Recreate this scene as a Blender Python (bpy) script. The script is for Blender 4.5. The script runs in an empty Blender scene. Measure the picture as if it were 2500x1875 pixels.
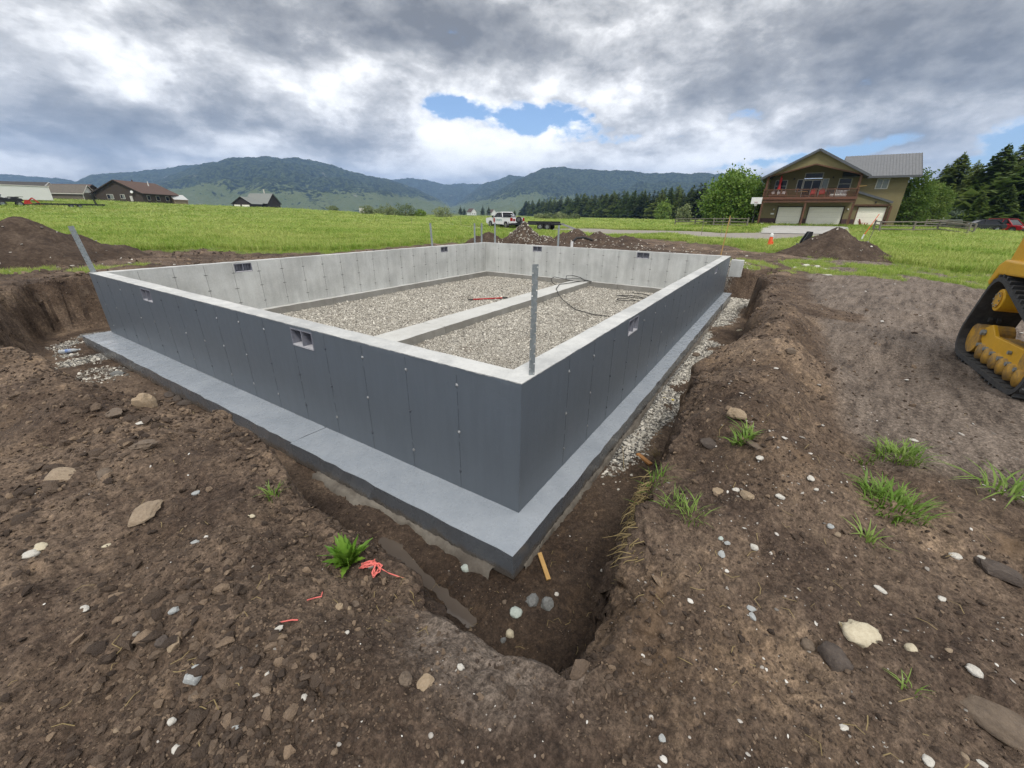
import bpy, math, random
import numpy as np
from mathutils import Vector, Matrix, Euler
R_ = math.radians
scene = bpy.context.scene
col = scene.collection
random.seed(7)
rng = np.random.default_rng(7)

# ------------------------------------------------------------------ camera
CAM = np.array([-2.4094, -1.4439, 2.3953])
YAW, PIT, ROL, FPX = R_(32.44), R_(22.77), R_(0.8), 985.03     # FPX for a 2500 px wide frame
Fw = np.array([math.cos(YAW)*math.cos(PIT), math.sin(YAW)*math.cos(PIT), -math.sin(PIT)])
Rt = np.cross(Fw, [0, 0, 1]); Rt /= np.linalg.norm(Rt); Up = np.cross(Rt, Fw)
Rt, Up = math.cos(ROL)*Rt+math.sin(ROL)*Up, -math.sin(ROL)*Rt+math.cos(ROL)*Up
cam_d = bpy.data.cameras.new('camera'); cam = bpy.data.objects.new('camera', cam_d); col.objects.link(cam)
cam_d.sensor_width = 36; cam_d.lens = FPX/2500*36; cam_d.clip_start = .05; cam_d.clip_end = 40000
cam.matrix_world = Matrix(((Rt[0], Up[0], -Fw[0], CAM[0]), (Rt[1], Up[1], -Fw[1], CAM[1]), (Rt[2], Up[2], -Fw[2], CAM[2]), (0, 0, 0, 1)))
scene.camera = cam

# ------------------------------------------------------------------ world, sun, exposure
scene.view_settings.view_transform = 'Standard'; scene.view_settings.look = 'None'
scene.view_settings.exposure = EXPOSURE = 0.8
scene.view_settings.gamma = 1
cy = scene.cycles; cy.max_bounces = 4; cy.diffuse_bounces = 2; cy.glossy_bounces = 2; cy.transmission_bounces = 3; cy.volume_bounces = 0; cy.transparent_max_bounces = 4; cy.adaptive_threshold = .008; cy.use_denoising = True; cy.denoiser = "OPENIMAGEDENOISE"; cy.denoising_input_passes = "RGB_ALBEDO_NORMAL"; cy.denoising_prefilter = "NONE"
SUN_EL, SUN_AZ = R_(55), R_(215)
def ray(px, py):
    d = Fw+(px-1250)/FPX*Rt-(py-937.5)/FPX*Up
    return d/np.linalg.norm(d)
world = bpy.data.worlds.new('World'); scene.world = world; world.use_nodes = True
wn = world.node_tree; wn.nodes.clear()
class NT:
    """short-hand for building node trees"""
    def __init__(s, nt): s.nt = nt
    def n(s, kind, ins=None, **props):
        nd = s.nt.nodes.new(kind)
        for k, v in props.items(): setattr(nd, k, v)
        for k, v in (ins or {}).items(): s.set(nd, k, v)
        return nd
    def set(s, nd, k, v):
        i = nd.inputs[k]
        if isinstance(v, bpy.types.NodeSocket): s.nt.links.new(v, i)
        elif isinstance(v, bpy.types.Node): s.nt.links.new(v.outputs[0], i)
        else: i.default_value = v
    def m(s, op, a, b=None, c=None, clamp=False):
        nd = s.n('ShaderNodeMath', operation=op, use_clamp=clamp); s.set(nd, 0, a)
        if b is not None: s.set(nd, 1, b)
        if c is not None: s.set(nd, 2, c)
        return nd.outputs[0]
    def vm(s, op, a, b=None, out=0):
        nd = s.n('ShaderNodeVectorMath', operation=op); s.set(nd, 0, a)
        if b is not None: s.set(nd, 1, b)
        return nd.outputs[out]
    def mix(s, f, a, b, mode='MIX'):
        nd = s.n('ShaderNodeMix', data_type='RGBA', blend_type=mode); s.set(nd, 0, f)
        for k, v in ((6, a), (7, b)):
            s.set(nd, k, v if not isinstance(v, (tuple, list)) else (tuple(v)+(1,))[:4])
        return nd.outputs[2]
    def ss(s, v, a, b, lo=0., hi=1.):
        nd = s.n('ShaderNodeMapRange', interpolation_type='SMOOTHSTEP'); s.set(nd, 0, v)
        for k, x in zip((1, 2, 3, 4), (a, b, lo, hi)): s.set(nd, k, x)
        return nd.outputs[0]
    def noise(s, vec, scale, detail=4, rough=.55, dist=0, out=0, dims='3D'):
        nd = s.n('ShaderNodeTexNoise', {'Scale': scale, 'Detail': detail, 'Roughness': rough, 'Distortion': dist}, noise_dimensions=dims)
        if vec is not None: s.set(nd, 'Vector', vec)
        return nd.outputs[out]
    def vor(s, vec, scale, feature='F1', out=0, rand=1.):
        nd = s.n('ShaderNodeTexVoronoi', {'Scale': scale, 'Randomness': rand}, feature=feature)
        if vec is not None: s.set(nd, 'Vector', vec)
        return nd.outputs[out]
    def ramp(s, f, stops):
        nd = s.n('ShaderNodeValToRGB'); s.set(nd, 0, f); e = nd.color_ramp.elements
        while len(e) < len(stops): e.new(.5)
        for x, (p, c) in zip(e, stops): x.position = p; x.color = tuple(c)+(1,)
        return nd.outputs[0]
W = NT(wn)
wdir = W.vm('NORMALIZE', W.n('ShaderNodeTexCoord').outputs['Generated'])
sep = W.n('ShaderNodeSeparateXYZ', {0: wdir}); wz = W.m('MAXIMUM', sep.outputs[2], 0.0)
plane = W.vm('DIVIDE', wdir, W.n('ShaderNodeCombineXYZ', {0: W.m('ADD', wz, .16), 1: W.m('ADD', wz, .16), 2: W.m('ADD', wz, .16)}).outputs[0])
plane = W.vm('MULTIPLY', plane, (1, 1, .0)); plane = W.vm('ADD', plane, (3.1, 1.7, 0.))
def blob(px, py, wx, wy, rot=0):
    """soft patch of sky round the direction of one feature of the cloud cover (sizes in the same units as px)"""
    px *= 1.1302; py *= 1.1302; wx *= 1.1302; wy *= 1.1302
    c = ray(px, py); u = ray(px+1, py)-c; u = u/np.linalg.norm(u); v = np.cross(c, u); v /= np.linalg.norm(v)
    k = 1/np.linalg.norm(Fw+(px-1250)/FPX*Rt-(py-937.5)/FPX*Up)
    ca, sa = math.cos(R_(rot)), math.sin(R_(rot)); u, v = ca*u+sa*v, -sa*u+ca*v
    a = W.vm('DOT_PRODUCT', wdir, tuple(u/(wx/FPX*k)), out=1); b = W.vm('DOT_PRODUCT', wdir, tuple(v/(wy/FPX*k)), out=1)
    return W.m('POWER', .3679, W.m('MULTIPLY_ADD', a, a, W.m('MULTIPLY', b, b)))
def blobs(lst):
    t = 0.
    for amp, *a in lst: t = W.m('MULTIPLY_ADD', blob(*a), amp, t)
    return t
warp = W.noise(plane, 1.3, 2, .6, out=1); warp = W.vm('SCALE', W.vm('SUBTRACT', warp, (.5, .5, .5)), None)
warp.node.inputs['Scale'].default_value = .5
pw = W.vm('ADD', plane, warp)
wdir2 = W.vm('MULTIPLY', wdir, (1, 1, 1.9))
n_mid = W.noise(pw, 1.6, 3, .55); n_puff = W.noise(wdir2, 5.6, 6, .60, .12)
n_fine = W.noise(wdir2, 21., 3, .6, .3)
dens = W.m('MULTIPLY_ADD', n_fine, .42, W.m('SUBTRACT', W.m('MULTIPLY_ADD', n_mid, .75, W.m('MULTIPLY', n_puff, 1.35)), .17))                 # about 1.05 on average
gaps = blobs([(.64, 1165, 264, 140, 42, 6), (.55, 975, 228, 85, 34, 0), (.30, 1570, 255, 90, 22, 0), (.36, 1650, 348, 170, 16, -8), (.30, 1400, 298, 90, 18, -6), (.6, 2195, 300, 75, 55, 0), (.3, 30, 392, 90, 8)])
alpha = W.ss(W.m('SUBTRACT', dens, gaps), .62, .80)
lightness = W.m('SUBTRACT', W.m('MULTIPLY_ADD', n_puff, 1.15, W.m('MULTIPLY_ADD', n_mid, .30, W.m('MULTIPLY', n_fine, .26))), .195)
shade = blobs([(-.36, 820, 50, 360, 100, 6), (-.22, 1700, 120, 480, 110, -4), (-.16, 2100, 60, 250, 90), (-.22, 130, 275, 260, 40, 0), (-.2, 740, 300, 240, 40, 8),
               (.03, 430, 150, 220, 100), (.16, 900, 150, 170, 60), (.24, 1010, 330, 200, 42, -6), (.24, 1600, 352, 220, 24), (.14, 1350, 200, 200, 40, -10)])
lum = W.m('ADD', lightness, shade)
lum = W.m('ADD', lum, W.ss(alpha, .2, 1., .12, 0.))       # thin cloud edges are brighter
cloud = W.ramp(lum, [(.25, (.132, .13, .128)), (.45, (.272, .268, .262)), (.60, (.49, .483, .472)), (.76, (.87, .858, .84)), (.90, (1.07, 1.055, 1.03))])
CLOUD_GAIN = 10.5
sky = W.n('ShaderNodeTexSky', sky_type='NISHITA', sun_disc=False, sun_elevation=SUN_EL, sun_rotation=math.pi/2-SUN_AZ, altitude=1800, air_density=1., dust_density=.15, ozone_density=3.)
cl = W.vm('SCALE', cloud, None); cl.node.inputs['Scale'].default_value = CLOUD_GAIN
skymix = W.mix(alpha, sky.outputs[0], cl)
world.cycles.sampling_method = 'MANUAL'; world.cycles.sample_map_resolution = 256
bg = W.n('ShaderNodeBackground', {'Color': skymix, 'Strength': .1})
W.n('ShaderNodeOutputWorld', {'Surface': bg})
sun_d = bpy.data.lights.new('sun', 'SUN'); sun_d.energy = 1.5; sun_d.angle = R_(13); sun_d.color = (1, .965, .91)
sun = bpy.data.objects.new('sun', sun_d); col.objects.link(sun)
sdir = Vector((math.cos(SUN_EL)*math.cos(SUN_AZ), math.cos(SUN_EL)*math.sin(SUN_AZ), math.sin(SUN_EL)))
sun.rotation_euler = sdir.to_track_quat('Z', 'Y').to_euler()

# ------------------------------------------------------------------ helpers
def tag(o, label=None, cat=None, group=None, kind=None):
    for k, v in (('label', label), ('category', cat), ('group', group), ('kind', kind)):
        if v: o[k] = v
    return o
def empty(name, loc=(0, 0, 0), rz=0, parent=None):
    o = bpy.data.objects.new(name, None); col.objects.link(o); o.location = loc; o.rotation_euler = (0, 0, rz); o.empty_display_size = .2
    if parent: o.parent = parent
    return o
def mesh_obj(name, me, parent=None, loc=None):
    o = bpy.data.objects.new(name, me); col.objects.link(o)
    if parent: o.parent = parent
    if loc is not None: o.location = loc
    return o
def np_mesh(name, verts, faces, mats=None, smooth=False, midx=None):
    """fast mesh from numpy arrays (all faces the same corner count)"""
    verts = np.asarray(verts, np.float32); faces = np.asarray(faces, np.int32)
    me = bpy.data.meshes.new(name); k = faces.shape[1]; n = len(faces)
    me.vertices.add(len(verts)); me.vertices.foreach_set('co', verts.ravel())
    me.loops.add(n*k); me.loops.foreach_set('vertex_index', faces.ravel())
    me.polygons.add(n); me.polygons.foreach_set('loop_start', np.arange(0, n*k, k, dtype=np.int32)); me.polygons.foreach_set('loop_total', np.full(n, k, np.int32))
    if smooth: me.polygons.foreach_set('use_smooth', np.ones(n, bool))
    if midx is not None: me.polygons.foreach_set('material_index', np.asarray(midx, np.int32))
    me.update(calc_edges=True)
    for m in (mats if isinstance(mats, (list, tuple)) else [mats]):
        if m: me.materials.append(m)
    return me
class MB:
    """collects simple shapes and links them as one mesh object"""
    def __init__(s): s.v = []; s.f = []; s.mi = []; s.cur = 0
    def add(s, vs, fs):
        b = len(s.v); s.v += [tuple(map(float, p)) for p in vs]; s.f += [tuple(b+i for i in f) for f in fs]; s.mi += [s.cur]*len(fs); return s
    def box(s, x0, x1, y0, y1, z0, z1, M=None):
        vs = [(x, y, z) for z in (z0, z1) for y in (y0, y1) for x in (x0, x1)]
        if M is not None: vs = [tuple(M @ Vector(p)) for p in vs]
        return s.add(vs, [(0, 2, 3, 1), (4, 5, 7, 6), (0, 1, 5, 4), (2, 6, 7, 3), (0, 4, 6, 2), (1, 3, 7, 5)])
    def bar(s, p, q, w, h, up=(0, 0, 1)):
        """box beam from p to q, w wide (side), h high"""
        p = Vector(p); q = Vector(q); d = (q-p).normalized(); u = Vector(up)
        sd = d.cross(u)
        if sd.length < 1e-4: sd = d.cross(Vector((1, 0, 0)))
        sd.normalize(); u = sd.cross(d)
        vs = [e+sd*a*w/2+u*b*h/2 for e in (p, q) for a, b in ((-1, -1), (1, -1), (1, 1), (-1, 1))]
        return s.add(vs, [(0, 3, 2, 1), (4, 5, 6, 7), (0, 1, 5, 4), (1, 2, 6, 5), (2, 3, 7, 6), (3, 0, 4, 7)])
    def cyl(s, p, q, r0, r1=None, n=10, cap=True):
        r1 = r0 if r1 is None else r1; p = Vector(p); q = Vector(q); d = (q-p).normalized()
        a = d.cross(Vector((0, 0, 1)));
        if a.length < 1e-3: a = d.cross(Vector((1, 0, 0)))
        a.normalize(); b = d.cross(a)
        vs = [e+a*r*math.cos(2*math.pi*i/n)+b*r*math.sin(2*math.pi*i/n) for e, r in ((p, r0), (q, r1)) for i in range(n)]
        fs = [(i, i+n, (i+1) % n+n, (i+1) % n) for i in range(n)]
        if cap: fs += [tuple(range(n)), tuple(range(2*n-1, n-1, -1))]
        return s.add(vs, fs)
    def tube(s, pts, r, n=6):
        pts = [Vector(p) for p in pts]; rings = []; a = None
        for i, p in enumerate(pts):
            d = (pts[min(i+1, len(pts)-1)]-pts[max(i-1, 0)]).normalized()
            if a is None:
                a = d.cross(Vector((0, 0, 1)))
                if a.length < 1e-3: a = d.cross(Vector((1, 0, 0)))
            else: a = a-d*a.dot(d)
            a.normalize(); b = d.cross(a); rr = r[i] if isinstance(r, (list, tuple)) else r
            rings.append([p+a*rr*math.cos(2*math.pi*k/n)+b*rr*math.sin(2*math.pi*k/n) for k in range(n)])
        vs = [v for q in rings for v in q]
        fs = [(i*n+k, i*n+(k+1) % n, (i+1)*n+(k+1) % n, (i+1)*n+k) for i in range(len(pts)-1) for k in range(n)]
        fs += [tuple(range(n-1, -1, -1)), tuple(range((len(pts)-1)*n, len(pts)*n))]
        return s.add(vs, fs)
    def prism(s, poly, a, b, axis='y'):
        """extrude a 2-D outline along an axis from a to b; outline is (u,v) in the two other axes"""
        n = len(poly)
        def P(u, v, w): return {'y': (u, w, v), 'x': (w, u, v), 'z': (u, v, w)}[axis]
        vs = [P(u, v, w) for w in (a, b) for u, v in poly]
        fs = [tuple(range(n)), tuple(range(2*n-1, n-1, -1))]+[(i, i+n, (i+1) % n+n, (i+1) % n) for i in range(n)]
        return s.add(vs, fs)
    def slab(s, quad, th):
        """quad given as four points, thickened downward along its normal"""
        q = [Vector(p) for p in quad]; nrm = (q[1]-q[0]).cross(q[2]-q[0]).normalized()
        if nrm.z < 0: nrm = -nrm
        vs = q+[p-nrm*th for p in q]
        return s.add(vs, [(0, 1, 2, 3), (7, 6, 5, 4)]+[(i, i+4, (i+1) % 4+4, (i+1) % 4) for i in range(4)])
    def mesh(s, name, mats, smooth=False, fix=True):
        me = bpy.data.meshes.new(name); me.from_pydata(s.v, [], s.f)
        for m in (mats if isinstance(mats, (list, tuple)) else [mats]): me.materials.append(m)
        me.polygons.foreach_set('material_index', s.mi)
        if smooth: me.polygons.foreach_set('use_smooth', [True]*len(me.polygons))
        if fix:
            import bmesh
            b = bmesh.new(); b.from_mesh(me); bmesh.ops.recalc_face_normals(b, faces=b.faces); b.to_mesh(me); b.free()
        me.update(); return me
    def build(s, name, mats, parent=None, smooth=False, bevel=0, loc=None):
        o = mesh_obj(name, s.mesh(name, mats, smooth), parent, loc)
        if bevel:
            m = o.modifiers.new('bevel', 'BEVEL'); m.width = bevel; m.segments = 2; m.limit_method = 'ANGLE'; m.angle_limit = R_(40)
        return o
def copy_tree(o, parent=None):
    c = o.copy(); col.objects.link(c); c.parent = parent
    for ch in list(o.children): copy_tree(ch, c)
    return c
# lattice noise in numpy
_perm = np.random.default_rng(11).random((8, 256, 256)).astype(np.float32)
def vn(x, y, k=0):
    x = np.asarray(x, float); y = np.asarray(y, float); xi = np.floor(x).astype(int); yi = np.floor(y).astype(int); fx = x-xi; fy = y-yi
    fx = fx*fx*fx*(fx*(fx*6-15)+10); fy = fy*fy*fy*(fy*(fy*6-15)+10); t = _perm[k % 8]
    g = lambda i, j: t[(xi+i+37*k) & 255, (yi+j+91*k) & 255]
    return (g(0, 0)*(1-fx)+g(1, 0)*fx)*(1-fy)+(g(0, 1)*(1-fx)+g(1, 1)*fx)*fy
def fbm(x, y, sc, oct=4, k=0, gain=.5):
    s = 0; a = 1; t = 0
    for i in range(oct): s = s+a*(vn(np.asarray(x)*sc+17.3*i, np.asarray(y)*sc-9.1*i, k+i)-.5); t += a; a *= gain; sc *= 2.03
    return s/t*2
def sstep(a, b, x): t = np.clip((np.asarray(x, float)-a)/(b-a), 0, 1); return t*t*(3-2*t)
def poly_sd(x, y, poly):
    """signed distance to a polygon, positive inside"""
    x = np.asarray(x, float); y = np.asarray(y, float); d = np.full(x.shape, 1e9); ins = np.zeros(x.shape, bool); n = len(poly)
    for i in range(n):
        ax, ay = poly[i]; bx, by = poly[(i+1) % n]; ex, ey = bx-ax, by-ay
        t = np.clip(((x-ax)*ex+(y-ay)*ey)/(ex*ex+ey*ey), 0, 1)
        d = np.minimum(d, (x-ax-t*ex)**2+(y-ay-t*ey)**2)
        c = ((ay > y) != (by > y)); ins ^= c & (x < ex*(y-ay)/(ey if ey else 1e-9)+ax)
    d = np.sqrt(d); return np.where(ins, d, -d)
def line_d(x, y, pts):
    d = np.full(np.shape(x), 1e9)
    for (ax, ay), (bx, by) in zip(pts[:-1], pts[1:]):
        ex, ey = bx-ax, by-ay; t = np.clip(((x-ax)*ex+(y-ay)*ey)/(ex*ex+ey*ey), 0, 1)
        d = np.minimum(d, (x-ax-t*ex)**2+(y-ay-t*ey)**2)
    return np.sqrt(d)

# ------------------------------------------------------------------ materials
def material(name):
    m = bpy.data.materials.new(name); m.use_nodes = True; m.node_tree.nodes.clear(); return m, NT(m.node_tree)
def finish(N, color, rough=.8, bump=None, bstr=.3, bdist=.02, metal=0., spec=.3, trans=None, alpha=None, coat=0., emit=None):
    ins = {'Base Color': color if not isinstance(color, tuple) else (color+(1,))[:4], 'Roughness': rough, 'Metallic': metal, 'Specular IOR Level': spec}
    p = N.n('ShaderNodeBsdfPrincipled', ins)
    if coat: p.inputs['Coat Weight'].default_value = coat
    if trans: p.inputs['Transmission Weight'].default_value = trans
    if bump is not None: N.set(p, 'Normal', N.n('ShaderNodeBump', {'Strength': bstr, 'Distance': bdist, 'Height': bump}).outputs[0])
    N.n('ShaderNodeOutputMaterial', {'Surface': p}); return p
def pmat(name, c, c2=None, scale=6., rough=.7, metal=0., bstr=.15, bdist=.01, spec=.3, bscale=None, coat=0., streak=None):
    """plain procedural surface: two colours mottled by noise, fine relief"""
    m, N = material(name); co = N.n('ShaderNodeTexCoord').outputs['Object']
    if streak: co = N.vm('MULTIPLY', co, streak)
    if c2 is None: c2 = tuple(x*.8 for x in c)
    n1 = N.noise(co, scale, 5, .6); n2 = N.noise(co, bscale or scale*6, 4, .6)
    f = N.ss(N.m('ADD', N.m('MULTIPLY', n1, .7), N.m('MULTIPLY', n2, .3)), .32, .68)
    finish(N, N.mix(f, c, c2), N.m('ADD', rough-.06, N.m('MULTIPLY', n2, .12)), n2, bstr, bdist, metal, spec, coat=coat); return m
def leaf_mat(name, c, c2, sc=1.5, transl=.35, rough=.55, rnd=.3):
    m, N = material(name); g = N.n('ShaderNodeNewGeometry').outputs['Position']
    oi = N.n('ShaderNodeObjectInfo').outputs['Random']
    f = N.ss(N.m('ADD', N.noise(g, sc, 3, .6), N.m('MULTIPLY', N.m('SUBTRACT', oi, .5), rnd)), .3, .7)
    c_ = N.mix(f, c, c2)
    p = N.n('ShaderNodeBsdfPrincipled', {'Base Color': c_, 'Roughness': rough, 'Specular IOR Level': .25})
    t = N.n('ShaderNodeBsdfTranslucent', {'Color': c_})
    N.n('ShaderNodeOutputMaterial', {'Surface': N.n('ShaderNodeMixShader', {0: transl, 1: p.outputs[0], 2: t.outputs[0]})}); return m

# ------------------------------------------------------------------ terrain
A_, B_, T_, H_ = 10.14, 13.33, .215, 1.22            # foundation: left wall length, right wall length, wall thickness, wall height
PIT_RIM = [(-2.1, 7.5), (-1.95, 6.4), (-1.91, 5.74), (-1.76, 5.07), (-1.75, 4.08), (-1.59, 3.78), (-1.43, 3.24), (-1.22, 2.66), (-1.15, 2.29), (-1.21, 1.89), (-1.26, 1.58), (-1.3, 1.22), (-1.38, .93), (-1.42, .69), (-1.42, .37),
           (-1.45, 0), (-1.49, -.4), (-1.51, -.72), (-1.5, -.93), (-1.45, -1.08), (-1.38, -1.15), (-1.22, -1.24), (-.93, -1.26), (-.68, -1.20), (-.27, -1.10), (.15, -1.05), (.5, -1.08), (.95, -1.0), (1.69, -.97), (2.45, -.97),
           (3.43, -1.16), (4.5, -1.34), (6.0, -1.12), (7.5, -1.22), (8.9, -1.25), (10.5, -1.2), (12.2, -1.12), (13.6, -1.5), (14.5, -1.1), (14.6, 2), (14.5, 6), (14.6, 10.6), (13.5, 11.6), (8, 11.5), (3, 11.9), (.5, 12.3), (-.5, 12.5),
           (-1.3, 11.6), (-1.5, 10.4), (-1.9, 9.2)]
YARD = [(-15, -20), (-15, 16), (-4, 19), (0, 19.3), (3.9, 19.7), (5.6, 18.8), (6, 17), (8.1, 14.5), (10.4, 14.3), (13.7, 14.9), (20, 15.6), (25, 13), (30, 9.5), (29, 5), (25.5, 2), (20.6, -1.5), (19.3, -3), (20.3, -5.1), (18.6, -5.5), (16.7, -6.2), (15.6, -7.5), (12, -14), (4, -22)]
PATCHY = [(15.2, .6), (16.5, .5), (18, -.7), (19.3, -3), (18.4, -5.3), (15.4, -7.4), (12.0, -6.6), (13.3, -4.8), (13.9, -3.4), (13.6, -1.9), (12.5, -1.4), (14.9, -1.0)]
ROAD = [(90, 88), (77, 74), (47.8, 39.5), (42.4, 30.6), (43, 26), (50, 21), (49.7, 13.9), (51.7, 8.9), (49.2, 4.6), (52, 1.8), (60, 1.4), (66.3, 1.2), (66.3, -7.6), (47, -6), (42, -3.5), (33, -.5), (32.5, 2.5), (39, 8), (33, 11.8), (38.2, 19.2), (35.7, 25.8), (39.3, 32.6), (60.6, 58), (80, 79)]
def T(x, y):
    """broad lie of the land"""
    x = np.asarray(x, float); y = np.asarray(y, float)
    dx, dy = x-CAM[0], y-CAM[1]; r = np.hypot(dx, dy); az = np.degrees(np.arctan2(dy, dx))
    hill = np.interp(az, [-180, 30, 42, 50, 61, 70, 76, 90, 110, 180], [.2, .2, .3, .8, 2.5, 3.1, 3.5, 4.3, 3, .2])
    z = .82+hill*(.12*sstep(25, 70, r)+.88*sstep(70, 200, r))*(1-.85*sstep(340, 620, r))
    z = z+.54*(1-sstep(9, 24, np.hypot((x-76)*.9, y+5)))+.5*sstep(20, 60, x-60)*sstep(5, -15, y)*sstep(-60, -30, y)
    return z-.0*r
def compact(x, y):
    """ground rolled smooth by the machines, right of the dig, and the trodden lip of the pit"""
    c = sstep(.4, 1.6, x)*sstep(-1.85, -2.5, y)*sstep(-.55, -.1, fbm(x, y, .45, 2, 3)+.2)
    return np.maximum(c, .8*np.exp(-((x+1.55)**2/.10+(y+.75)**2/.25)))
def ground_z(x, y, fine=True):
    x = np.asarray(x, float); y = np.asarray(y, float)
    z = T(x, y); r = np.hypot(x-CAM[0], y-CAM[1])
    near = 1-sstep(25, 60, r)
    z = z+near*(.10*fbm(x, y, .35, 3, 0)+.085*fbm(x, y, 1.1, 3, 2))+(1-near)*.25*fbm(x, y, .03, 3, 1)
    # wheel ruts and tracked soil east of the dig
    sd = poly_sd(x, y, PIT_RIM)+near*(.26*fbm(x, y, .7, 3, 6)*np.maximum(sstep(4.5, 7, y), sstep(2.5, 5, x)*.8)+.07*fbm(x, y, 1.3, 3, 3)+.03*fbm(x, y, 5., 2, 4))
    # spoil thrown up along the rim, a bulging bank on the right
    rim = np.exp(-(np.minimum(sd, 0)+.35)**2/.12)*(sd < .2)
    z = z+rim*near*(.02+.09*fbm(x, y, .8, 2, 5))*sstep(-3.2, -1.2, x+0*y)
    z = z+(.29+.18*fbm(x, y, 1.6, 3, 4))*np.exp(-((y+1.62+.18*fbm(x, y, .6, 2, 1))**2/.15))*sstep(-.5, .5, x)*sstep(8, 4, x)
    z = z+.10*np.exp(-((x+1.75)**2/.12))*sstep(1.2, 2.2, y)*sstep(7, 5, y)
    # lower, softer lip beside the puddle; steep cut banks elsewhere
    z = z-.27*np.exp(-((x+1.47)**2/.09+(y+.05)**2/.55))
    w = .15+.12*sstep(-.6, -1.1, x)+.30*np.exp(-((x+1.4)**2/.15+(y-.05)**2/.25))+.10*fbm(x, y, .9, 2, 6)
    floor = -.26+.03*fbm(x, y, 1.5, 3, 7)+.02*sstep(0, 1, sd-.5)*0
    floor = floor+.16*np.exp(-((x+.62)**2/.05+(y+.5)**2/.12))*0
    k = sstep(0, 1, sd/np.maximum(w, .09)); k = k**.85
    z = z*(1-k)+floor*k
    puddle = np.exp(-((line_d(x, y, PUDDLE)+.07*fbm(x, y, 6., 3, 2)+.05*fbm(x, y, 2.5, 2, 5))/.09)**2); z = z-.085*puddle*sstep(.2, .45, sd)
    if fine:
        c = near*(1-.62*compact(x, y))*(1-.55*sstep(.8, 1., k))
        bank = k*(1-k)*4
        z = z+c*(.050*fbm(x, y, 3.2, 3, 1)+.046*np.abs(fbm(x, y, 8., 3, 2))*(1+1.2*bank)+.012*fbm(x, y, 26., 2, 3)*(1-sstep(9, 16, r))+bank*.09*fbm(x, y, 4., 3, 5))
    return z
PUDDLE = [(-.66, 1.0), (-.72, .68), (-.77, .38), (-.83, .08), (-.86, -.10)]
def masks(x, y):
    """grass, stones and road shares of the ground"""
    x = np.asarray(x, float); y = np.asarray(y, float)
    yd = poly_sd(x, y, YARD)+.9*fbm(x, y, .5, 4, 2)+.35*fbm(x, y, 2.2, 2, 4)
    grass = sstep(.25, -.25, yd)
    pt = poly_sd(x, y, PATCHY)
    streak = fbm(x*.45+y*.5, y*1.6-x*.9, .9, 3, 6)
    grass = np.maximum(grass, sstep(-.2, .5, pt)*sstep(-.12, .22, streak+.06))
    for cx, cy, rr in ((-.1, 15.4, .9), (1.1, 14.4, .8), (1.9, 14.2, .7), (12.6, -.9, .5), (13.4, -1.6, .5), (14.9, -.4, .6), (-6, 12, 1.5)):
        grass = np.maximum(grass, .85*sstep(1., .45, np.hypot(x-cx, y-cy)/rr+.5*fbm(x, y, 1.6, 3, 5)))
    rd = poly_sd(x, y, ROAD)+.8*fbm(x, y, .3, 3, 3)
    road = sstep(-.4, .6, rd); grass = grass*(1-road)
    sd = poly_sd(x, y, PIT_RIM)
    grass = grass*sstep(.1, -.25, sd)
    gv = sstep(.32, .62, sd)*sstep(.9, 2.2, x)*(y < 1.)*sstep(-.25, .2, fbm(x, y, 1.1, 3, 1)+.25*sstep(.35, .1, -y-.2))
    gv = np.maximum(gv, .7*sstep(.4, .8, sd)*sstep(7.2, 8.6, y)*(x < .3)*sstep(-.15, .3, fbm(x, y, 1.4, 3, 4)))
    st = np.exp(-((x-15.2)**2/1.2+(y-.2)**2/.5))
    gv = np.maximum(gv, np.clip(st*1.1-.1, 0, 1))
    return grass, np.clip(gv, 0, 1), road
# one sheet from the builder's feet to the foot of the mountains, fine near the dig and coarse far away
ang = np.concatenate([np.arange(-46, 112, .19), np.arange(112, 314, 3.)]); ang = np.radians(ang)
rad = np.concatenate([[.02, .12, .22], np.geomspace(.3, 34, 480), np.geomspace(34.8, 7000, 105)])
gx = CAM[0]+rad[:, None]*np.cos(ang)[None]; gy = CAM[1]+rad[:, None]*np.sin(ang)[None]
gz = np.concatenate([ground_z(gx[i:i+60], gy[i:i+60]) for i in range(0, len(rad), 60)])
nr, na = gx.shape; idx = np.arange(nr*na).reshape(nr, na); j2 = np.roll(idx, -1, axis=1)
faces = np.stack([idx[:-1], idx[1:], j2[1:], j2[:-1]], -1).reshape(-1, 4)
mg, mv, mr = masks(gx, gy)
# banks are rough sideways too
bx = gx+(.10*fbm(gx*1+gz*2.1, gy*1-gz*1.7, 5., 3, 6))*np.exp(-(poly_sd(gx, gy, PIT_RIM)-.15)**2/.05)
by = gy+(.10*fbm(gx*1-gz*1.9, gy*1+gz*2.3, 5., 3, 7))*np.exp(-(poly_sd(gx, gy, PIT_RIM)-.15)**2/.05)

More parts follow.
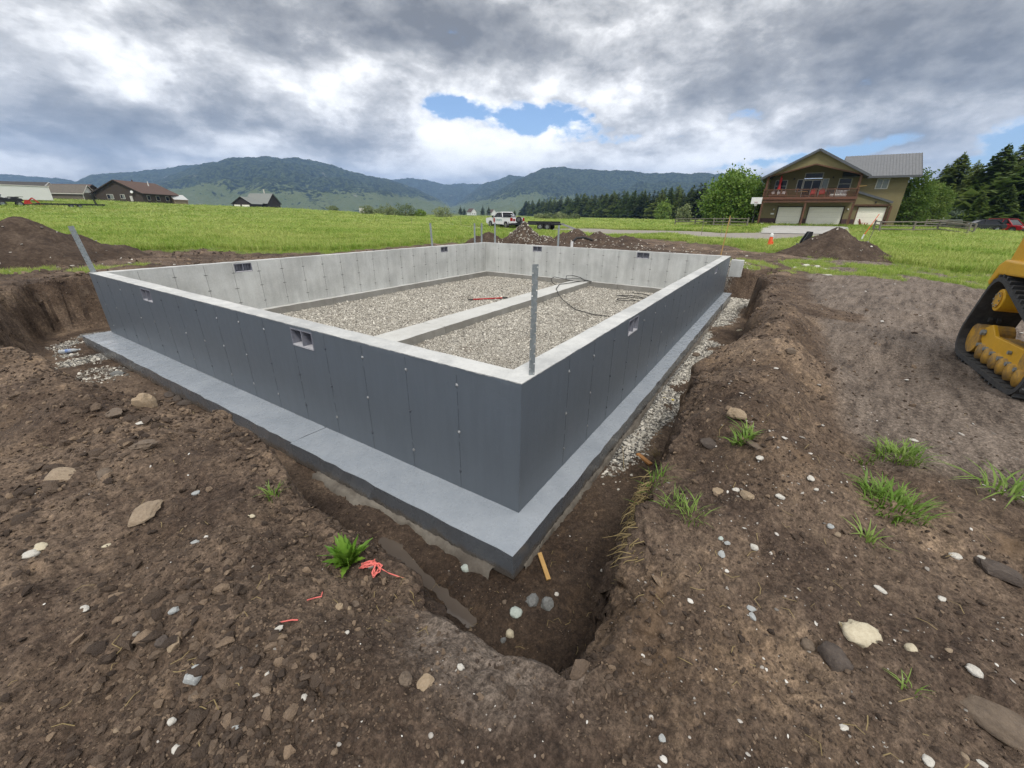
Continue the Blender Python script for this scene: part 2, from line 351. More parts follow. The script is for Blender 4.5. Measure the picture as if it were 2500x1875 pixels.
m_ground, N = material('soil_grass_gravel'); co = N.n('ShaderNodeTexCoord').outputs['Object']
at_ = N.n('ShaderNodeAttribute', attribute_name='cover'); sp = N.n('ShaderNodeSeparateColor', {0: at_.outputs['Color']})
n1 = N.noise(co, .55, 5, .6, .4); n2 = N.noise(co, 3.1, 6, .65); n3 = N.noise(co, 17, 6, .7); n4 = N.noise(co, 75, 4, .7)
f = N.m('ADD', N.m('MULTIPLY', n1, .40), N.m('ADD', N.m('MULTIPLY', n2, .34), N.m('MULTIPLY', n3, .30)))
dirt = N.ramp(f, [(.37, (.037, .026, .020)), (.46, (.076, .053, .039)), (.56, (.150, .108, .077)), (.65, (.29, .208, .138))])
grain = N.m('MULTIPLY', N.ss(n4, .30, .70, .66, 1.38), N.ss(N.noise(co, 33, 5, .7), .32, .68, .68, 1.36)); gm = N.n('ShaderNodeCombineXYZ', {0: grain, 1: grain, 2: grain}).outputs[0]
dirt = N.vm('MULTIPLY', dirt, gm); dirt = N.mix(N.ss(N.noise(co, 1.3, 4, .6), .6, .75, 0, .45), dirt, (.27, .18, .105))
dirt = N.mix(N.ss(N.noise(co, .8, 4, .55), .46, .62, 0, .75), dirt, N.vm('MULTIPLY', dirt, (.55, .52, .5)))   # damp patches
st_ = N.noise(N.vm('MULTIPLY', N.n('ShaderNodeVectorRotate', {'Vector': co, 'Angle': .18}, rotation_type='Z_AXIS').outputs[0], (.55, 3.2, 1.)), 2.6, 7, .74)
rolled = N.ramp(N.m('ADD', N.m('MULTIPLY', st_, .62), N.m('ADD', N.m('MULTIPLY', n3, .23), N.m('MULTIPLY', n4, .15))), [(.38, (.050, .038, .031)), (.47, (.122, .096, .077)), (.58, (.205, .165, .133))])
rolled = N.vm('MULTIPLY', rolled, gm)
dirt = N.mix(N.ss(N.m('ADD', at_.outputs['Alpha'], N.m('MULTIPLY', N.m('SUBTRACT', n2, .5), .7)), .2, .75), dirt, rolled)
vcol = N.vor(co, 42, out=1); vd = N.vor(co, 42, out=0)
gsep = N.n('ShaderNodeSeparateColor', {0: vcol}).outputs[0]
stone = N.ramp(gsep, [(0., (.10, .10, .095)), (.4, (.26, .25, .23)), (.8, (.45, .43, .39)), (1., (.62, .60, .56))])
stone = N.mix(N.ss(vd, .35, .7), stone, (.04, .036, .032))
road = N.mix(N.noise(co, .8, 5, .65), (.20, .18, .155), (.36, .33, .29)); road = N.mix(N.ss(n3, .5, .7), road, (.16, .14, .12))
gr = N.mix(N.ss(N.noise(co, .09, 5, .6), .35, .65), (.10, .145, .028), (.17, .195, .06)); gr = N.mix(N.ss(n2, .4, .75), gr, (.10, .10, .045))
gr = N.mix(N.ss(N.noise(co, .012, 3, .5), .4, .7), gr, (.11, .165, .04))
c_ = N.mix(N.ss(N.m('ADD', sp.outputs[1], N.m('MULTIPLY', N.m('SUBTRACT', n3, .5), .9)), .35, .6), dirt, stone)
c_ = N.mix(N.ss(N.m('ADD', sp.outputs[2], N.m('MULTIPLY', N.m('SUBTRACT', n2, .5), .6)), .35, .65), c_, road)
c_ = N.mix(N.ss(N.m('ADD', sp.outputs[0], N.m('MULTIPLY', N.m('SUBTRACT', n3, .5), .7)), .3, .65), c_, gr)
hgt = N.m('ADD', N.m('MULTIPLY', n3, .6), N.m('ADD', N.m('MULTIPLY', n4, .35), N.m('MULTIPLY', N.noise(co, 210, 3, .7), .16)))
dmp = N.n('ShaderNodeAttribute', attribute_name='damp').outputs['Fac']
c_ = N.mix(N.m('MULTIPLY', dmp, N.ss(n2, .25, .6, .6, 1.)), c_, N.vm('MULTIPLY', c_, (.42, .39, .37)))       # wet mud in the hollow
finish(N, c_, N.m('MULTIPLY_ADD', dmp, -.3, .93), hgt, .85, .035, spec=.22)
me = np_mesh('ground', np.stack([bx, by, gz], -1).reshape(-1, 3), faces, m_ground, True)
ca = me.attributes.new('cover', 'FLOAT_COLOR', 'POINT')
ca.data.foreach_set('color', np.stack([mg, mv, mr, compact(gx, gy)], -1).astype(np.float32).ravel())
sdg = poly_sd(gx, gy, PIT_RIM); dm = sstep(.08, .3, sdg)*sstep(2.6, .6, np.hypot(gx+.6, gy+.35)+.5*fbm(gx, gy, 1.2, 3, 1))
da = me.attributes.new('damp', 'FLOAT', 'POINT'); da.data.foreach_set('value', dm.astype(np.float32).ravel())
ground = tag(mesh_obj('ground', me), 'bare churned soil, gravel track and green fields around the dig', 'ground', kind='structure')

def hit(px, py, fine=False):
    """where the line of sight through a point of the photograph meets the land"""
    d = ray(px, py); t = np.concatenate([np.linspace(1., 12, 900), np.geomspace(12.02, 1500, 2500)])
    p = CAM[None]+t[:, None]*d[None]; below = p[:, 2] < ground_z(p[:, 0], p[:, 1], fine)
    i = int(np.argmax(below)) if below.any() else len(t)-1
    x, y = p[i, :2]; return np.array([x, y, float(ground_z(x, y, fine))])
def hit2(px, py, fine=False): return hit(px*1.1302, py*1.1302, fine)
def polar(px, D):
    """map point at a horizontal distance D in the direction of column px (2212-wide frame) on the horizon"""
    d = ray(px*1.1302, 520); k = D/math.hypot(d[0], d[1]); x, y = CAM[0]+k*d[0], CAM[1]+k*d[1]
    return np.array([x, y, float(ground_z(x, y, False))])
def viewaz(p): return math.atan2(p[1]-CAM[1], p[0]-CAM[0])

# ------------------------------------------------------------------ mountains
m_mtn, N = material('forested_mountain'); g = N.n('ShaderNodeNewGeometry'); po = g.outputs['Position']
zz = N.n('ShaderNodeSeparateXYZ', {0: po}).outputs[2]
big = N.noise(po, .0022, 6, .62, .5); mid = N.noise(po, .011, 6, .68); fine = N.noise(po, .05, 4, .7)
tree = N.mix(N.ss(fine, .44, .56), (.008, .016, .009), (.055, .075, .030))
mead = N.mix(N.noise(po, .02, 4, .6), (.085, .12, .042), (.15, .168, .08))
low = N.ss(zz, 15., 190., .21, -.07)
fm = N.ss(N.m('ADD', N.m('ADD', N.m('MULTIPLY', big, .55), N.m('MULTIPLY', mid, .45)), N.m('ADD', low, N.m('MULTIPLY', N.m('SUBTRACT', fine, .5), .45))), .57, .62)
c_ = N.mix(fm, tree, mead)
rock = N.ss(N.m('ADD', N.m('MULTIPLY', mid, .6), N.m('MULTIPLY', N.noise(po, .004, 5, .6, .3), .5)), .66, .72)
c_ = N.mix(N.m('MULTIPLY', rock, N.ss(fine, .35, .55)), c_, (.27, .26, .24))
finish(N, c_, .95, N.m('ADD', N.m('MULTIPLY', fine, .7), mid), 1., 22., spec=.05)
def mountain(name, label, ridge, D, front, back, seed, rough=1., tilt=0.):
    az = np.array([p[0] for p in ridge])[::-1]; el = np.array([p[1] for p in ridge])[::-1]
    aa = np.arange(az[0], az[-1], .1); s = np.concatenate([np.linspace(0, 1, 56), np.linspace(1.05, 2, 12)])
    d = np.where(s[:, None] <= 1, D-front*(1-s[:, None]), D+back*(s[:, None]-1))*np.ones_like(aa)[None]
    d = d*(1+tilt*(aa[None]-aa.mean())/30)
    x = CAM[0]+d*np.cos(np.radians(aa))[None]; y = CAM[1]+d*np.sin(np.radians(aa))[None]
    top = np.tan(np.radians(np.interp(aa, az, el)))[None]*(D*(1+tilt*(aa[None]-aa.mean())/30))
    sf = np.where(s <= 1, s, 2-s)[:, None]
    rid = 1-np.abs(fbm(x, y, .0021, 4, seed))*2.2
    prof = sf**1.12
    z = top*prof+top*rough*(.36*(rid-.75)*np.sin(np.pi*np.clip(sf, 0, 1))**.8)+top*rough*.05*fbm(x, y, .009, 4, seed+3)*sf+top*.018*fbm(x, y, .05, 2, seed+1)*sf
    # never above the ridge line as seen from the valley
    lim = np.interp(aa, az, el)[None]; zmax = np.tan(np.radians(lim))*d*.985
    z = np.where(s[:, None] < .97, np.minimum(z, zmax), z)
    z = z+CAM[2]-6*(1-sf)
    nr, na = x.shape; ii = np.arange(nr*na).reshape(nr, na)
    fs = np.stack([ii[:-1, :-1], ii[1:, :-1], ii[1:, 1:], ii[:-1, 1:]], -1).reshape(-1, 4)
    return tag(mesh_obj(name, np_mesh(name, np.stack([x, y, z], -1).reshape(-1, 3), fs, m_mtn, True)), label, 'mountain', kind='structure')
mountain('far_mountain', 'far hazy blue mountain range at the left edge behind the houses', [(86, 2.5), (81.24, 2.61), (80.23, 2.58), (78.64, 2.47), (77.52, 2.39), (76.5, 2.3), (74, 2.0), (72, 1.5)], 6000, 1500, 600, 2)
mountain('foothill', 'small blue hill below the far range at the left', [(81.5, 1.0), (79.93, 1.81), (78.99, 2.23), (78.07, 2.51), (77.25, 2.33), (76.42, 2.07), (75, 1.4), (73.5, .8)], 5200, 900, 500, 4)
mountain('mountain_shoulder', 'blue wooded ridge left of the main mountain', [(79.5, 1.2), (77.95, 1.92), (76.82, 2.28), (75.58, 2.89), (73.57, 3.25), (70.72, 3.68), (67.59, 4.34), (66.38, 4.51), (63, 4.3), (60, 3.6), (56, 2)], 4600, 1700, 700, 1)
mountain('main_mountain', 'broad dark wooded mountain with green meadows on its foot', [(82, .25), (78, .6), (74.37, 1.3), (72.56, 1.99), (70.97, 2.68), (68.5, 3.74), (66.37, 4.55), (64.18, 5.3), (62.88, 5.52), (61.6, 5.48), (59.79, 5.64), (58.66, 5.58), (57.52, 5.42), (55.62, 5.29), (53.7, 4.91), (51.22, 4.19), (48.06, 3.75), (44.81, 2.82), (42.02, 1.6), (40.89, .92), (39.6, .2)], 3500, 1900, 700, 0)
mountain('canyon_mountain', 'hazy mountain closing the canyon between the two big mountains', [(53, 2.5), (50.23, 3.68), (48.06, 3.78), (45.84, 4.02), (43.61, 3.88), (41.35, 3.42), (39.02, 3.62), (38.44, 3.48), (35.51, 3.69), (34.33, 3.86), (31.98, 4.0), (29, 3.2)], 5400, 1500, 600, 3)
mountain('canyon_shoulder', 'rocky wooded shoulder in front of the right mountain', [(42.2, .2), (41.48, .91), (39.99, 1.2), (38.48, 2.31), (36.68, 3.51), (34.62, 4.07), (33.16, 4.51), (31.4, 4.42), (29.64, 4.28), (26, 3.2), (23, 2)], 4200, 1300, 600, 5)
mountain('right_mountain', 'long dark wooded mountain behind the pine wood on the right', [(41.6, .2), (40.6, .81), (39.1, 1.22), (35.52, 2.36), (31.98, 4.26), (29.67, 5.16), (27.66, 5.58), (25.05, 5.28), (20.51, 5.07), (16.11, 4.83), (11.9, 4.67), (7.93, 4.59), (4.1, 4.08), (-.75, 3.51), (-6.53, 3.15), (-14, 2.8), (-22, 2.4), (-30, 1.5)], 3300, 1700, 700, 6)
# pale lake water along the foot of the mountains
lk = []
for a in np.arange(33, 64, .5):
    lk.append((a, 930+40*math.sin(a), 1180+60*math.sin(a*.7)))
vs = []; fs = []
for i, (a, r0, r1) in enumerate(lk):
    for r in (r0, r1): vs.append((CAM[0]+r*math.cos(R_(a)), CAM[1]+r*math.sin(R_(a)), 1.9))
    if i: fs.append((2*i-2, 2*i-1, 2*i+1, 2*i))
m_lake, N = material('lake_water'); finish(N, (.06, .075, .08), .08, N.noise(N.n('ShaderNodeTexCoord').outputs['Object'], .5, 3), .1, .1, spec=.5)
tag(mesh_obj('lake_water', np_mesh('lake_water', vs, fs, m_lake)), 'pale strip of lake water below the mountains', 'lake', kind='structure')

# haze in the valley air
hz = MB().box(-8200, 8200, -8200, 8200, -40, 760)
m_haze, N = material('haze_air')
N.n('ShaderNodeOutputMaterial', {'Volume': N.n('ShaderNodeVolumePrincipled', {'Color': (.36, .57, .95, 1), 'Density': HAZE if 'HAZE' in globals() else 1.5e-4, 'Anisotropy': .0})})
tag(hz.build('haze', m_haze), 'thin bluish valley haze', 'haze', kind='stuff')

# ------------------------------------------------------------------ scatter (geometry nodes, for what nobody could count)
def scatter(name, pts, rot, scl, sources, idx, label, cat, mats=None):
    pts = np.asarray(pts, np.float32); n = len(pts)
    me = bpy.data.meshes.new(name); me.vertices.add(n); me.vertices.foreach_set('co', pts.ravel())
    for nm, ty, dat, key in (('rot', 'FLOAT_VECTOR', rot, 'vector'), ('scl', 'FLOAT_VECTOR', scl, 'vector'), ('pick', 'INT', idx, 'value')):
        a = me.attributes.new(nm, ty, 'POINT'); a.data.foreach_set(key, np.asarray(dat, np.int32 if ty == 'INT' else np.float32).ravel())
    o = mesh_obj(name, me); tag(o, label, cat, kind='stuff')
    ng = bpy.data.node_groups.new(name+'_scatter', 'GeometryNodeTree'); G = NT(ng)
    ng.interface.new_socket('Geometry', in_out='INPUT', socket_type='NodeSocketGeometry'); ng.interface.new_socket('Geometry', in_out='OUTPUT', socket_type='NodeSocketGeometry')
    gi = G.n('NodeGroupInput'); go = G.n('NodeGroupOutput'); j = G.n('GeometryNodeJoinGeometry')
    gti = []
    for s in sources:
        inf = G.n('GeometryNodeObjectInfo', {'Object': s, 'As Instance': True}); gti.append(inf.outputs['Geometry'])
    for s in reversed(gti): ng.links.new(s, j.inputs[0])
    att = lambda nm, ty: G.n('GeometryNodeInputNamedAttribute', {'Name': nm}, data_type=ty).outputs[0]
    iop = G.n('GeometryNodeInstanceOnPoints', {'Points': gi.outputs[0], 'Instance': j.outputs[0], 'Pick Instance': True, 'Instance Index': att('pick', 'INT'), 'Scale': att('scl', 'FLOAT_VECTOR')})
    e2r = G.n('FunctionNodeEulerToRotation', {0: att('rot', 'FLOAT_VECTOR')}); ng.links.new(e2r.outputs[0], iop.inputs['Rotation'])
    ng.links.new(iop.outputs[0], go.inputs[0])
    md = o.modifiers.new('scatter', 'NODES'); md.node_group = ng
    return o
def source(me):                       # a shape to scatter: not placed in the scene itself
    return bpy.data.objects.new(me.name, me)
def blob_mesh(name, mat, seed, sub=2, jag=.25, flat=.7, facet=False, stretch=1.2):
    import bmesh
    b = bmesh.new(); bmesh.ops.create_icosphere(b, subdivisions=sub, radius=1.)
    r = np.random.default_rng(seed); dirs = r.normal(size=(9, 3)); dirs /= np.linalg.norm(dirs, axis=1)[:, None]; cut = r.uniform(.55, .95, 9)
    ph = r.uniform(0, 9, 3)
    for v in b.verts:
        p = np.array(v.co); p = p*(1+jag*.5*math.sin(3*p[0]+ph[0])*math.sin(2.6*p[1]+ph[1])*math.cos(2.8*p[2]+ph[2])+jag*.35*r.uniform(-1, 1))
        for dr, c in zip(dirs, cut):                              # flattened sides, like broken or river-worn stone
            k = p @ dr-c
            if k > 0: p = p-dr*k*(.9 if facet else .55)
        v.co = (p[0]*stretch, p[1], p[2]*flat)
    me = bpy.data.meshes.new(name); b.to_mesh(me); b.free(); me.materials.append(mat)
    if not facet: me.polygons.foreach_set('use_smooth', [True]*len(me.polygons))
    return me
def rand_rot(n, tilt=.5): return np.stack([rng.normal(0, tilt, n), rng.normal(0, tilt, n), rng.uniform(0, 6.283, n)], -1)

def rnd_mat(name, stops, rough=.9, bscale=20, bstr=.6, bdist=.01, nz=.35):
    """one colour per scattered piece, drawn from a ramp, with mottling"""
    m, N = material(name); co = N.n('ShaderNodeTexCoord').outputs['Object']; oi = N.n('ShaderNodeObjectInfo').outputs['Random']
    n = N.noise(co, 2.2, 5, .65); f = N.m('ADD', oi, N.m('MULTIPLY', N.m('SUBTRACT', n, .5), nz))
    finish(N, N.ramp(f, stops), rough, N.noise(co, 4., 5, .7), bstr, .25, spec=.2); return m
m_clod = rnd_mat('soil_clod', [(0., (.070, .052, .041)), (.4, (.105, .077, .058)), (.75, (.17, .125, .092)), (1., (.33, .24, .165))], .95)
m_peb = rnd_mat('pale_pebble', [(0., (.15, .135, .12)), (.35, (.30, .275, .245)), (.7, (.47, .44, .40)), (1., (.70, .68, .63))], .8, bstr=.25)
m_grav = rnd_mat('crushed_gravel', [(0., (.15, .14, .122)), (.25, (.31, .29, .25)), (.6, (.52, .485, .42)), (1., (.74, .70, .62))], .85, bstr=.3)
clods = [source(blob_mesh('clod', m_clod, 20+i, 1, .5, .75, True)) for i in range(4)]
pebs = [source(blob_mesh('pebble', m_peb, 30+i, 2, .30, .5)) for i in range(3)]
gravs = [source(blob_mesh('gravel', m_grav, 40+i, 1, .3, .65, True)) for i in range(4)]
def spread(n, rmin, rmax, a0=-42, a1=108, power=1.):
    """map points round the builder's standpoint, thinning with distance"""
    u = rng.uniform(0, 1, n); r = rmin*(rmax/rmin)**(u**power); a = np.radians(rng.uniform(a0, a1, n))
    return CAM[0]+r*np.cos(a), CAM[1]+r*np.sin(a), r
def outside(x, y, e=0.03):   # not under the footing
    return ~((x > -.47-e) & (y > -.26-e) & (x < B_+.2) & (y < A_+.2))
# clods and crumbs of soil
x, y, r = spread(190000, .35, 22, power=.8); g, v, rd = masks(x, y)
lump = fbm(x, y, .9, 3, 4)+.5*fbm(x, y, 4, 2, 2)
sdp = poly_sd(x, y, PIT_RIM); left = sstep(-.9, .1, y-.15*(x+2)); cp = compact(x, y)
dn = (.40+.45*left+.35*np.exp(-((y+1.35)**2/.12))*(x > -.2))*(1-.6*cp)*np.where(sdp > .12, .22, 1.)*np.where((x > .3) & (y < -1.7), .45, 1.)
ok = outside(x, y) & (g < .4) & (rd < .4) & (rng.random(len(x)) < dn*(1+1.3*np.clip(lump, -.8, 1)))
x, y, r, left, cp, lump, sdp = [q[ok] for q in (x, y, r, left, cp, lump, sdp)]; n = len(x)
big = np.clip(lump*1.5, 0, 1)*np.maximum(left, .8*np.exp(-((y+1.35)**2/.15))*(x > -.3))*(sdp < .05)
s = (.0026+.0055*rng.random(n)**2+(.014+.030*big)*rng.random(n)**(26-13*big))*np.clip(r/2.4, .8, 3.2)**.7
sc = np.stack([s*rng.uniform(.8, 1.3, n), s*rng.uniform(.8, 1.2, n), s*rng.uniform(.6, 1., n)], -1)
scatter('soil_clods', np.stack([x, y, ground_z(x, y)+s*.2], -1), rand_rot(n), sc, clods, rng.integers(0, 4, n), 'crumbs and clods of dark brown soil strewn over the bare ground', 'soil clods')
# lumps broken out of the cut banks
pr = np.array(PIT_RIM); k = rng.integers(0, len(pr)-1, 5200); t = rng.random(5200)[:, None]; q = pr[k]*(1-t)+pr[k+1]*t+rng.normal(0, .11, (5200, 2)); x, y = q[:, 0], q[:, 1]; ok = outside(x, y) & ~((y < .4) & (x < .3) & (rng.random(len(x)) < .85)); x, y = x[ok], y[ok]; n = len(x); s = .006+.012*rng.random(n)**2+.022*rng.random(n)**16
scatter('bank_lumps', np.stack([x, y, ground_z(x, y)+s*.1], -1), rand_rot(n, 1.), np.stack([s*1.3, s, s*.8], -1), clods, rng.integers(0, 4, n), 'lumps of brown soil along the broken edge of the dig', 'soil lumps')
# pale pebbles
x, y, r = spread(15000, .5, 26); g, v, rd = masks(x, y)
right = sstep(.3, -.6, (y+1.44)-(x+2.41)*.12)            # more of them on the right-hand side
ok = outside(x, y) & (g < .5) & (rng.random(len(x)) < .05+.20*right*(r < 5)+1.*np.exp(-((x-.25)**2/.22+(y+1.62)**2/.07))+.25*(r > 9))
x, y, r = x[ok], y[ok], r[ok]; n = len(x); s = (.0022+.0045*rng.random(n)**2+.011*rng.random(n)**12)*np.clip(r/2.6, .8, 3.)**.6
scatter('pale_pebbles', np.stack([x, y, ground_z(x, y)+s*.15], -1), rand_rot(n, .25), np.stack([s*rng.uniform(.9, 1.5, n), s, s*.9], -1), pebs, rng.integers(0, 3, n), 'small pale pebbles scattered over the bare soil', 'pebbles')
# gravel lying in the dig
n0 = 26000; x = rng.uniform(-.2, 14.2, n0); y = rng.uniform(-1.35, -.2, n0)
x2 = rng.uniform(-1.4, -.3, 7000); y2 = rng.uniform(7, 12, 7000); x3 = rng.normal(.22, .3, 50); y3 = rng.normal(-1.62, .2, 50); x4 = rng.normal(15.2, .9, 900); y4 = rng.normal(.2, .6, 900)
x = np.concatenate([x, x2, x3, x4]); y = np.concatenate([y, y2, y3, y4]); g, v, rd = masks(x, y)
ok = outside(x, y) & (rng.random(len(x)) < v); x, y = x[ok], y[ok]; n = len(x)
s = (.008+.014*rng.random(n)**2+.02*rng.random(n)**8)*np.where(x > 12, 1.8, 1.)
s = np.where(y < -1.3, s*.6, s)
scatter('trench_gravel', np.stack([x, y, ground_z(x, y)+s*.2], -1), rand_rot(n), np.stack([s*1.2, s, s*.8], -1), gravs, rng.integers(0, 4, n), 'pale crushed gravel lying along the bottom of the dig', 'gravel')

# ------------------------------------------------------------------ grass
def tuft_mesh(name, mat, seed, blades=14, h=1., spread_=.35, w=.035, droop=.35):
    r = np.random.default_rng(seed); V = []; F = []
    for i in range(blades):
        a = r.uniform(0, 6.283); bx_, by_ = spread_*r.uniform(0, 1)**.5*np.array([math.cos(a), math.sin(a)]); l = h*r.uniform(.55, 1.); d = r.uniform(0, 6.283); k = droop*r.uniform(.3, 1.4)
        ca, sa = math.cos(d), math.sin(d); b = len(V)
        for t, ww in ((0, 1.), (.4, .9), (.75, .6), (1., 0)):
            ox = k*l*t*t; z = l*(t-.25*k*t*t); cx, cy = bx_+ox*ca, by_+ox*sa
            if ww: V += [(cx-sa*w*ww/2, cy+ca*w*ww/2, z), (cx+sa*w*ww/2, cy-ca*w*ww/2, z)]
            else: V.append((cx, cy, z))
        F += [(b, b+1, b+3, b+2), (b+2, b+3, b+5, b+4), (b+4, b+5, b+6)]
    me = bpy.data.meshes.new(name); me.from_pydata(V, [], F); me.materials.append(mat); return me
m_grass = leaf_mat('meadow_grass', (.215, .33, .042), (.42, .47, .13), .12, .3, .5, .5)
m_grass2 = leaf_mat('coarse_grass', (.12, .22, .03), (.22, .31, .075), 6., .3, .45, .3)
m_straw = leaf_mat('dry_grass', (.30, .23, .11), (.20, .15, .07), 9., .2, .7, .4)
tufts = [source(tuft_mesh('grass_tuft', m_grass, 50+i, 16, 1., .45, .035, .5)) for i in range(4)]
x, y, r = spread(260000, 11, 190, -32, 92, .8); g, v, rd = masks(x, y)
ok = (rng.random(len(x)) < g*.95) & (g > .2) & ((y > A_+1.2) | (x > B_+1) | (y < -1.2)); x, y, r, g = x[ok], y[ok], r[ok], g[ok]
short = poly_sd(x, y, YARD) > -.5
patch = .5+.5*fbm(x, y, .12, 3, 3)
n = len(x); s = (.24+.16*rng.random(n))*(.75+.5*patch)*np.where(short, .42, 1.)*(1+np.clip((r-40)/110, 0, 1.2)*.45)
wd = s*np.clip(r/22, .9, 5.)
scatter('meadow_grass', np.stack([x, y, ground_z(x, y)-.02], -1), np.stack([rng.normal(0, .12, n), rng.normal(0, .12, n), rng.uniform(0, 6.283, n)], -1), np.stack([wd, wd, s], -1), tufts, rng.integers(0, 4, n), 'bright green meadow grass covering the fields round the yard', 'grass')

# ------------------------------------------------------------------ concrete foundation
def conc_mat(name, base, dark, coat=None, top=None):
    """cast concrete; coat: the blue-grey damp-proof paint on the outside, ragged along its top edge"""
    m, N = material(name); co = N.n('ShaderNodeTexCoord').outputs['Object']; sx = N.n('ShaderNodeSeparateXYZ', {0: co})
    big = N.noise(co, 1.1, 5, .6); st = N.noise(N.vm('MULTIPLY', co, (3., 3., .35)), 2., 5, .65); fn = N.noise(co, 34, 5, .7)
    f = N.ss(N.m('ADD', N.m('MULTIPLY', big, .5), N.m('ADD', N.m('MULTIPLY', st, .3), N.m('MULTIPLY', fn, .22))), .36, .66)
    c_ = N.mix(f, base, dark); c_ = N.mix(N.ss(fn, .66, .78, 0, .5), c_, tuple(x*.5 for x in dark))
    rough = .85; bump = fn
    if top:                                    # lighter up-facing faces, darker sides
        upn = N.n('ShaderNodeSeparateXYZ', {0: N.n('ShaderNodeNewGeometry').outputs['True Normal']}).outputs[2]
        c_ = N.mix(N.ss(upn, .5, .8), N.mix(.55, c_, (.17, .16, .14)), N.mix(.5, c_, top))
    if coat:
        n = N.noise(co, 9, 5, .7); cm = N.mix(N.ss(N.noise(N.vm('MULTIPLY', co, (5., 5., .5)), 2.4, 4, .6), .35, .65), coat, tuple(x*1.06 for x in coat)); cm = N.mix(N.ss(N.noise(N.vm('MULTIPLY', co, (1., 1., .18)), 7., 5, .7), .60, .74, 0, .10), cm, tuple(x*1.5+.01 for x in coat))
        mudn = N.noise(co, 6, 5, .7)
        cm = N.mix(N.ss(N.noise(co, 55, 3, .7), .68, .76, 0, .45), cm, tuple(x*.45 for x in coat))
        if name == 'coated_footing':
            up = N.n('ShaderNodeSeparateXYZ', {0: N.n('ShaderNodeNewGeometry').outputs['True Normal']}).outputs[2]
            sky_sheen = N.mix(N.ss(N.noise(co, 1.7, 6, .7), .3, .7), (.27, .30, .337), (.33, .36, .395)); sky_sheen = N.mix(N.ss(N.noise(co, 38, 4, .75), .62, .72, 0, .7), sky_sheen, (.12, .13, .145))
            cm = N.mix(N.ss(up, .5, .8), cm, sky_sheen)      # sky reflection on the flat ledge, painted in as a lighter colour
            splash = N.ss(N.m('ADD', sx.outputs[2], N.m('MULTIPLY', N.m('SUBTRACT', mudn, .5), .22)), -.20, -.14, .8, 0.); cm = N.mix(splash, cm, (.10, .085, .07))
        if name == 'coated_footing': k = N.ss(N.m('MINIMUM', sx.outputs[0], sx.outputs[1]), .0, .02, 1., 0.)
        else: k = N.ss(N.m('ADD', sx.outputs[2], N.m('MULTIPLY', N.m('SUBTRACT', n, .5), .035)), H_-.010, H_-.005, 1., 0.)
        c_ = N.mix(k, c_, cm); rough = N.m('ADD', N.m('MULTIPLY', k, -.58 if name == 'coated_footing' else -.46), N.m('ADD', .86, N.m('MULTIPLY', N.m('SUBTRACT', n, .5), .16)))
    finish(N, c_, rough, N.m('ADD', fn, N.m('MULTIPLY', N.noise(co, 7, 4, .6), .8)), .28, .006, spec=(.95 if name == 'coated_footing' else .42) if coat else .25); return m
COAT = (.106, .125, .148)
m_wall_out = conc_mat('coated_wall', (.50, .50, .48), (.38, .38, .365), COAT)
m_wall_in = conc_mat('cast_concrete', (.56, .57, .55), (.38, .385, .37))
m_wall_top = conc_mat('screeded_concrete', (.56, .56, .54), (.36, .365, .36))
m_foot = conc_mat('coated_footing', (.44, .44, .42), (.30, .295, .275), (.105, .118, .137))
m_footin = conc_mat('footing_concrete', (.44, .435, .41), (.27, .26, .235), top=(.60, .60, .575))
m_dark = pmat('form_joint', (.17, .17, .165), (.25, .25, .24), 20)
m_tie = pmat('tie_steel', (.48, .49, .50), (.14, .14, .14), 40, .45, .5)
m_tar = pmat('coated_joint', (.045, .052, .063), (.08, .09, .106), 30, .45)
m_vent = pmat('vent_plastic', (.16, .165, .20), (.24, .245, .28), 12, .45)
m_ventl = pmat('vent_sill', (.42, .42, .45), (.52, .52, .54), 12, .5)
m_galv = pmat('galvanised_steel', (.34, .37, .38), (.22, .25, .26), 22, .5, .5, .08)
fnd = tag(empty('house_foundation', (0, 0, 0)), 'rectangular concrete foundation coated dark blue-grey outside, standing in the dig', 'foundation')
VZ0, VZ1 = .98, 1.18
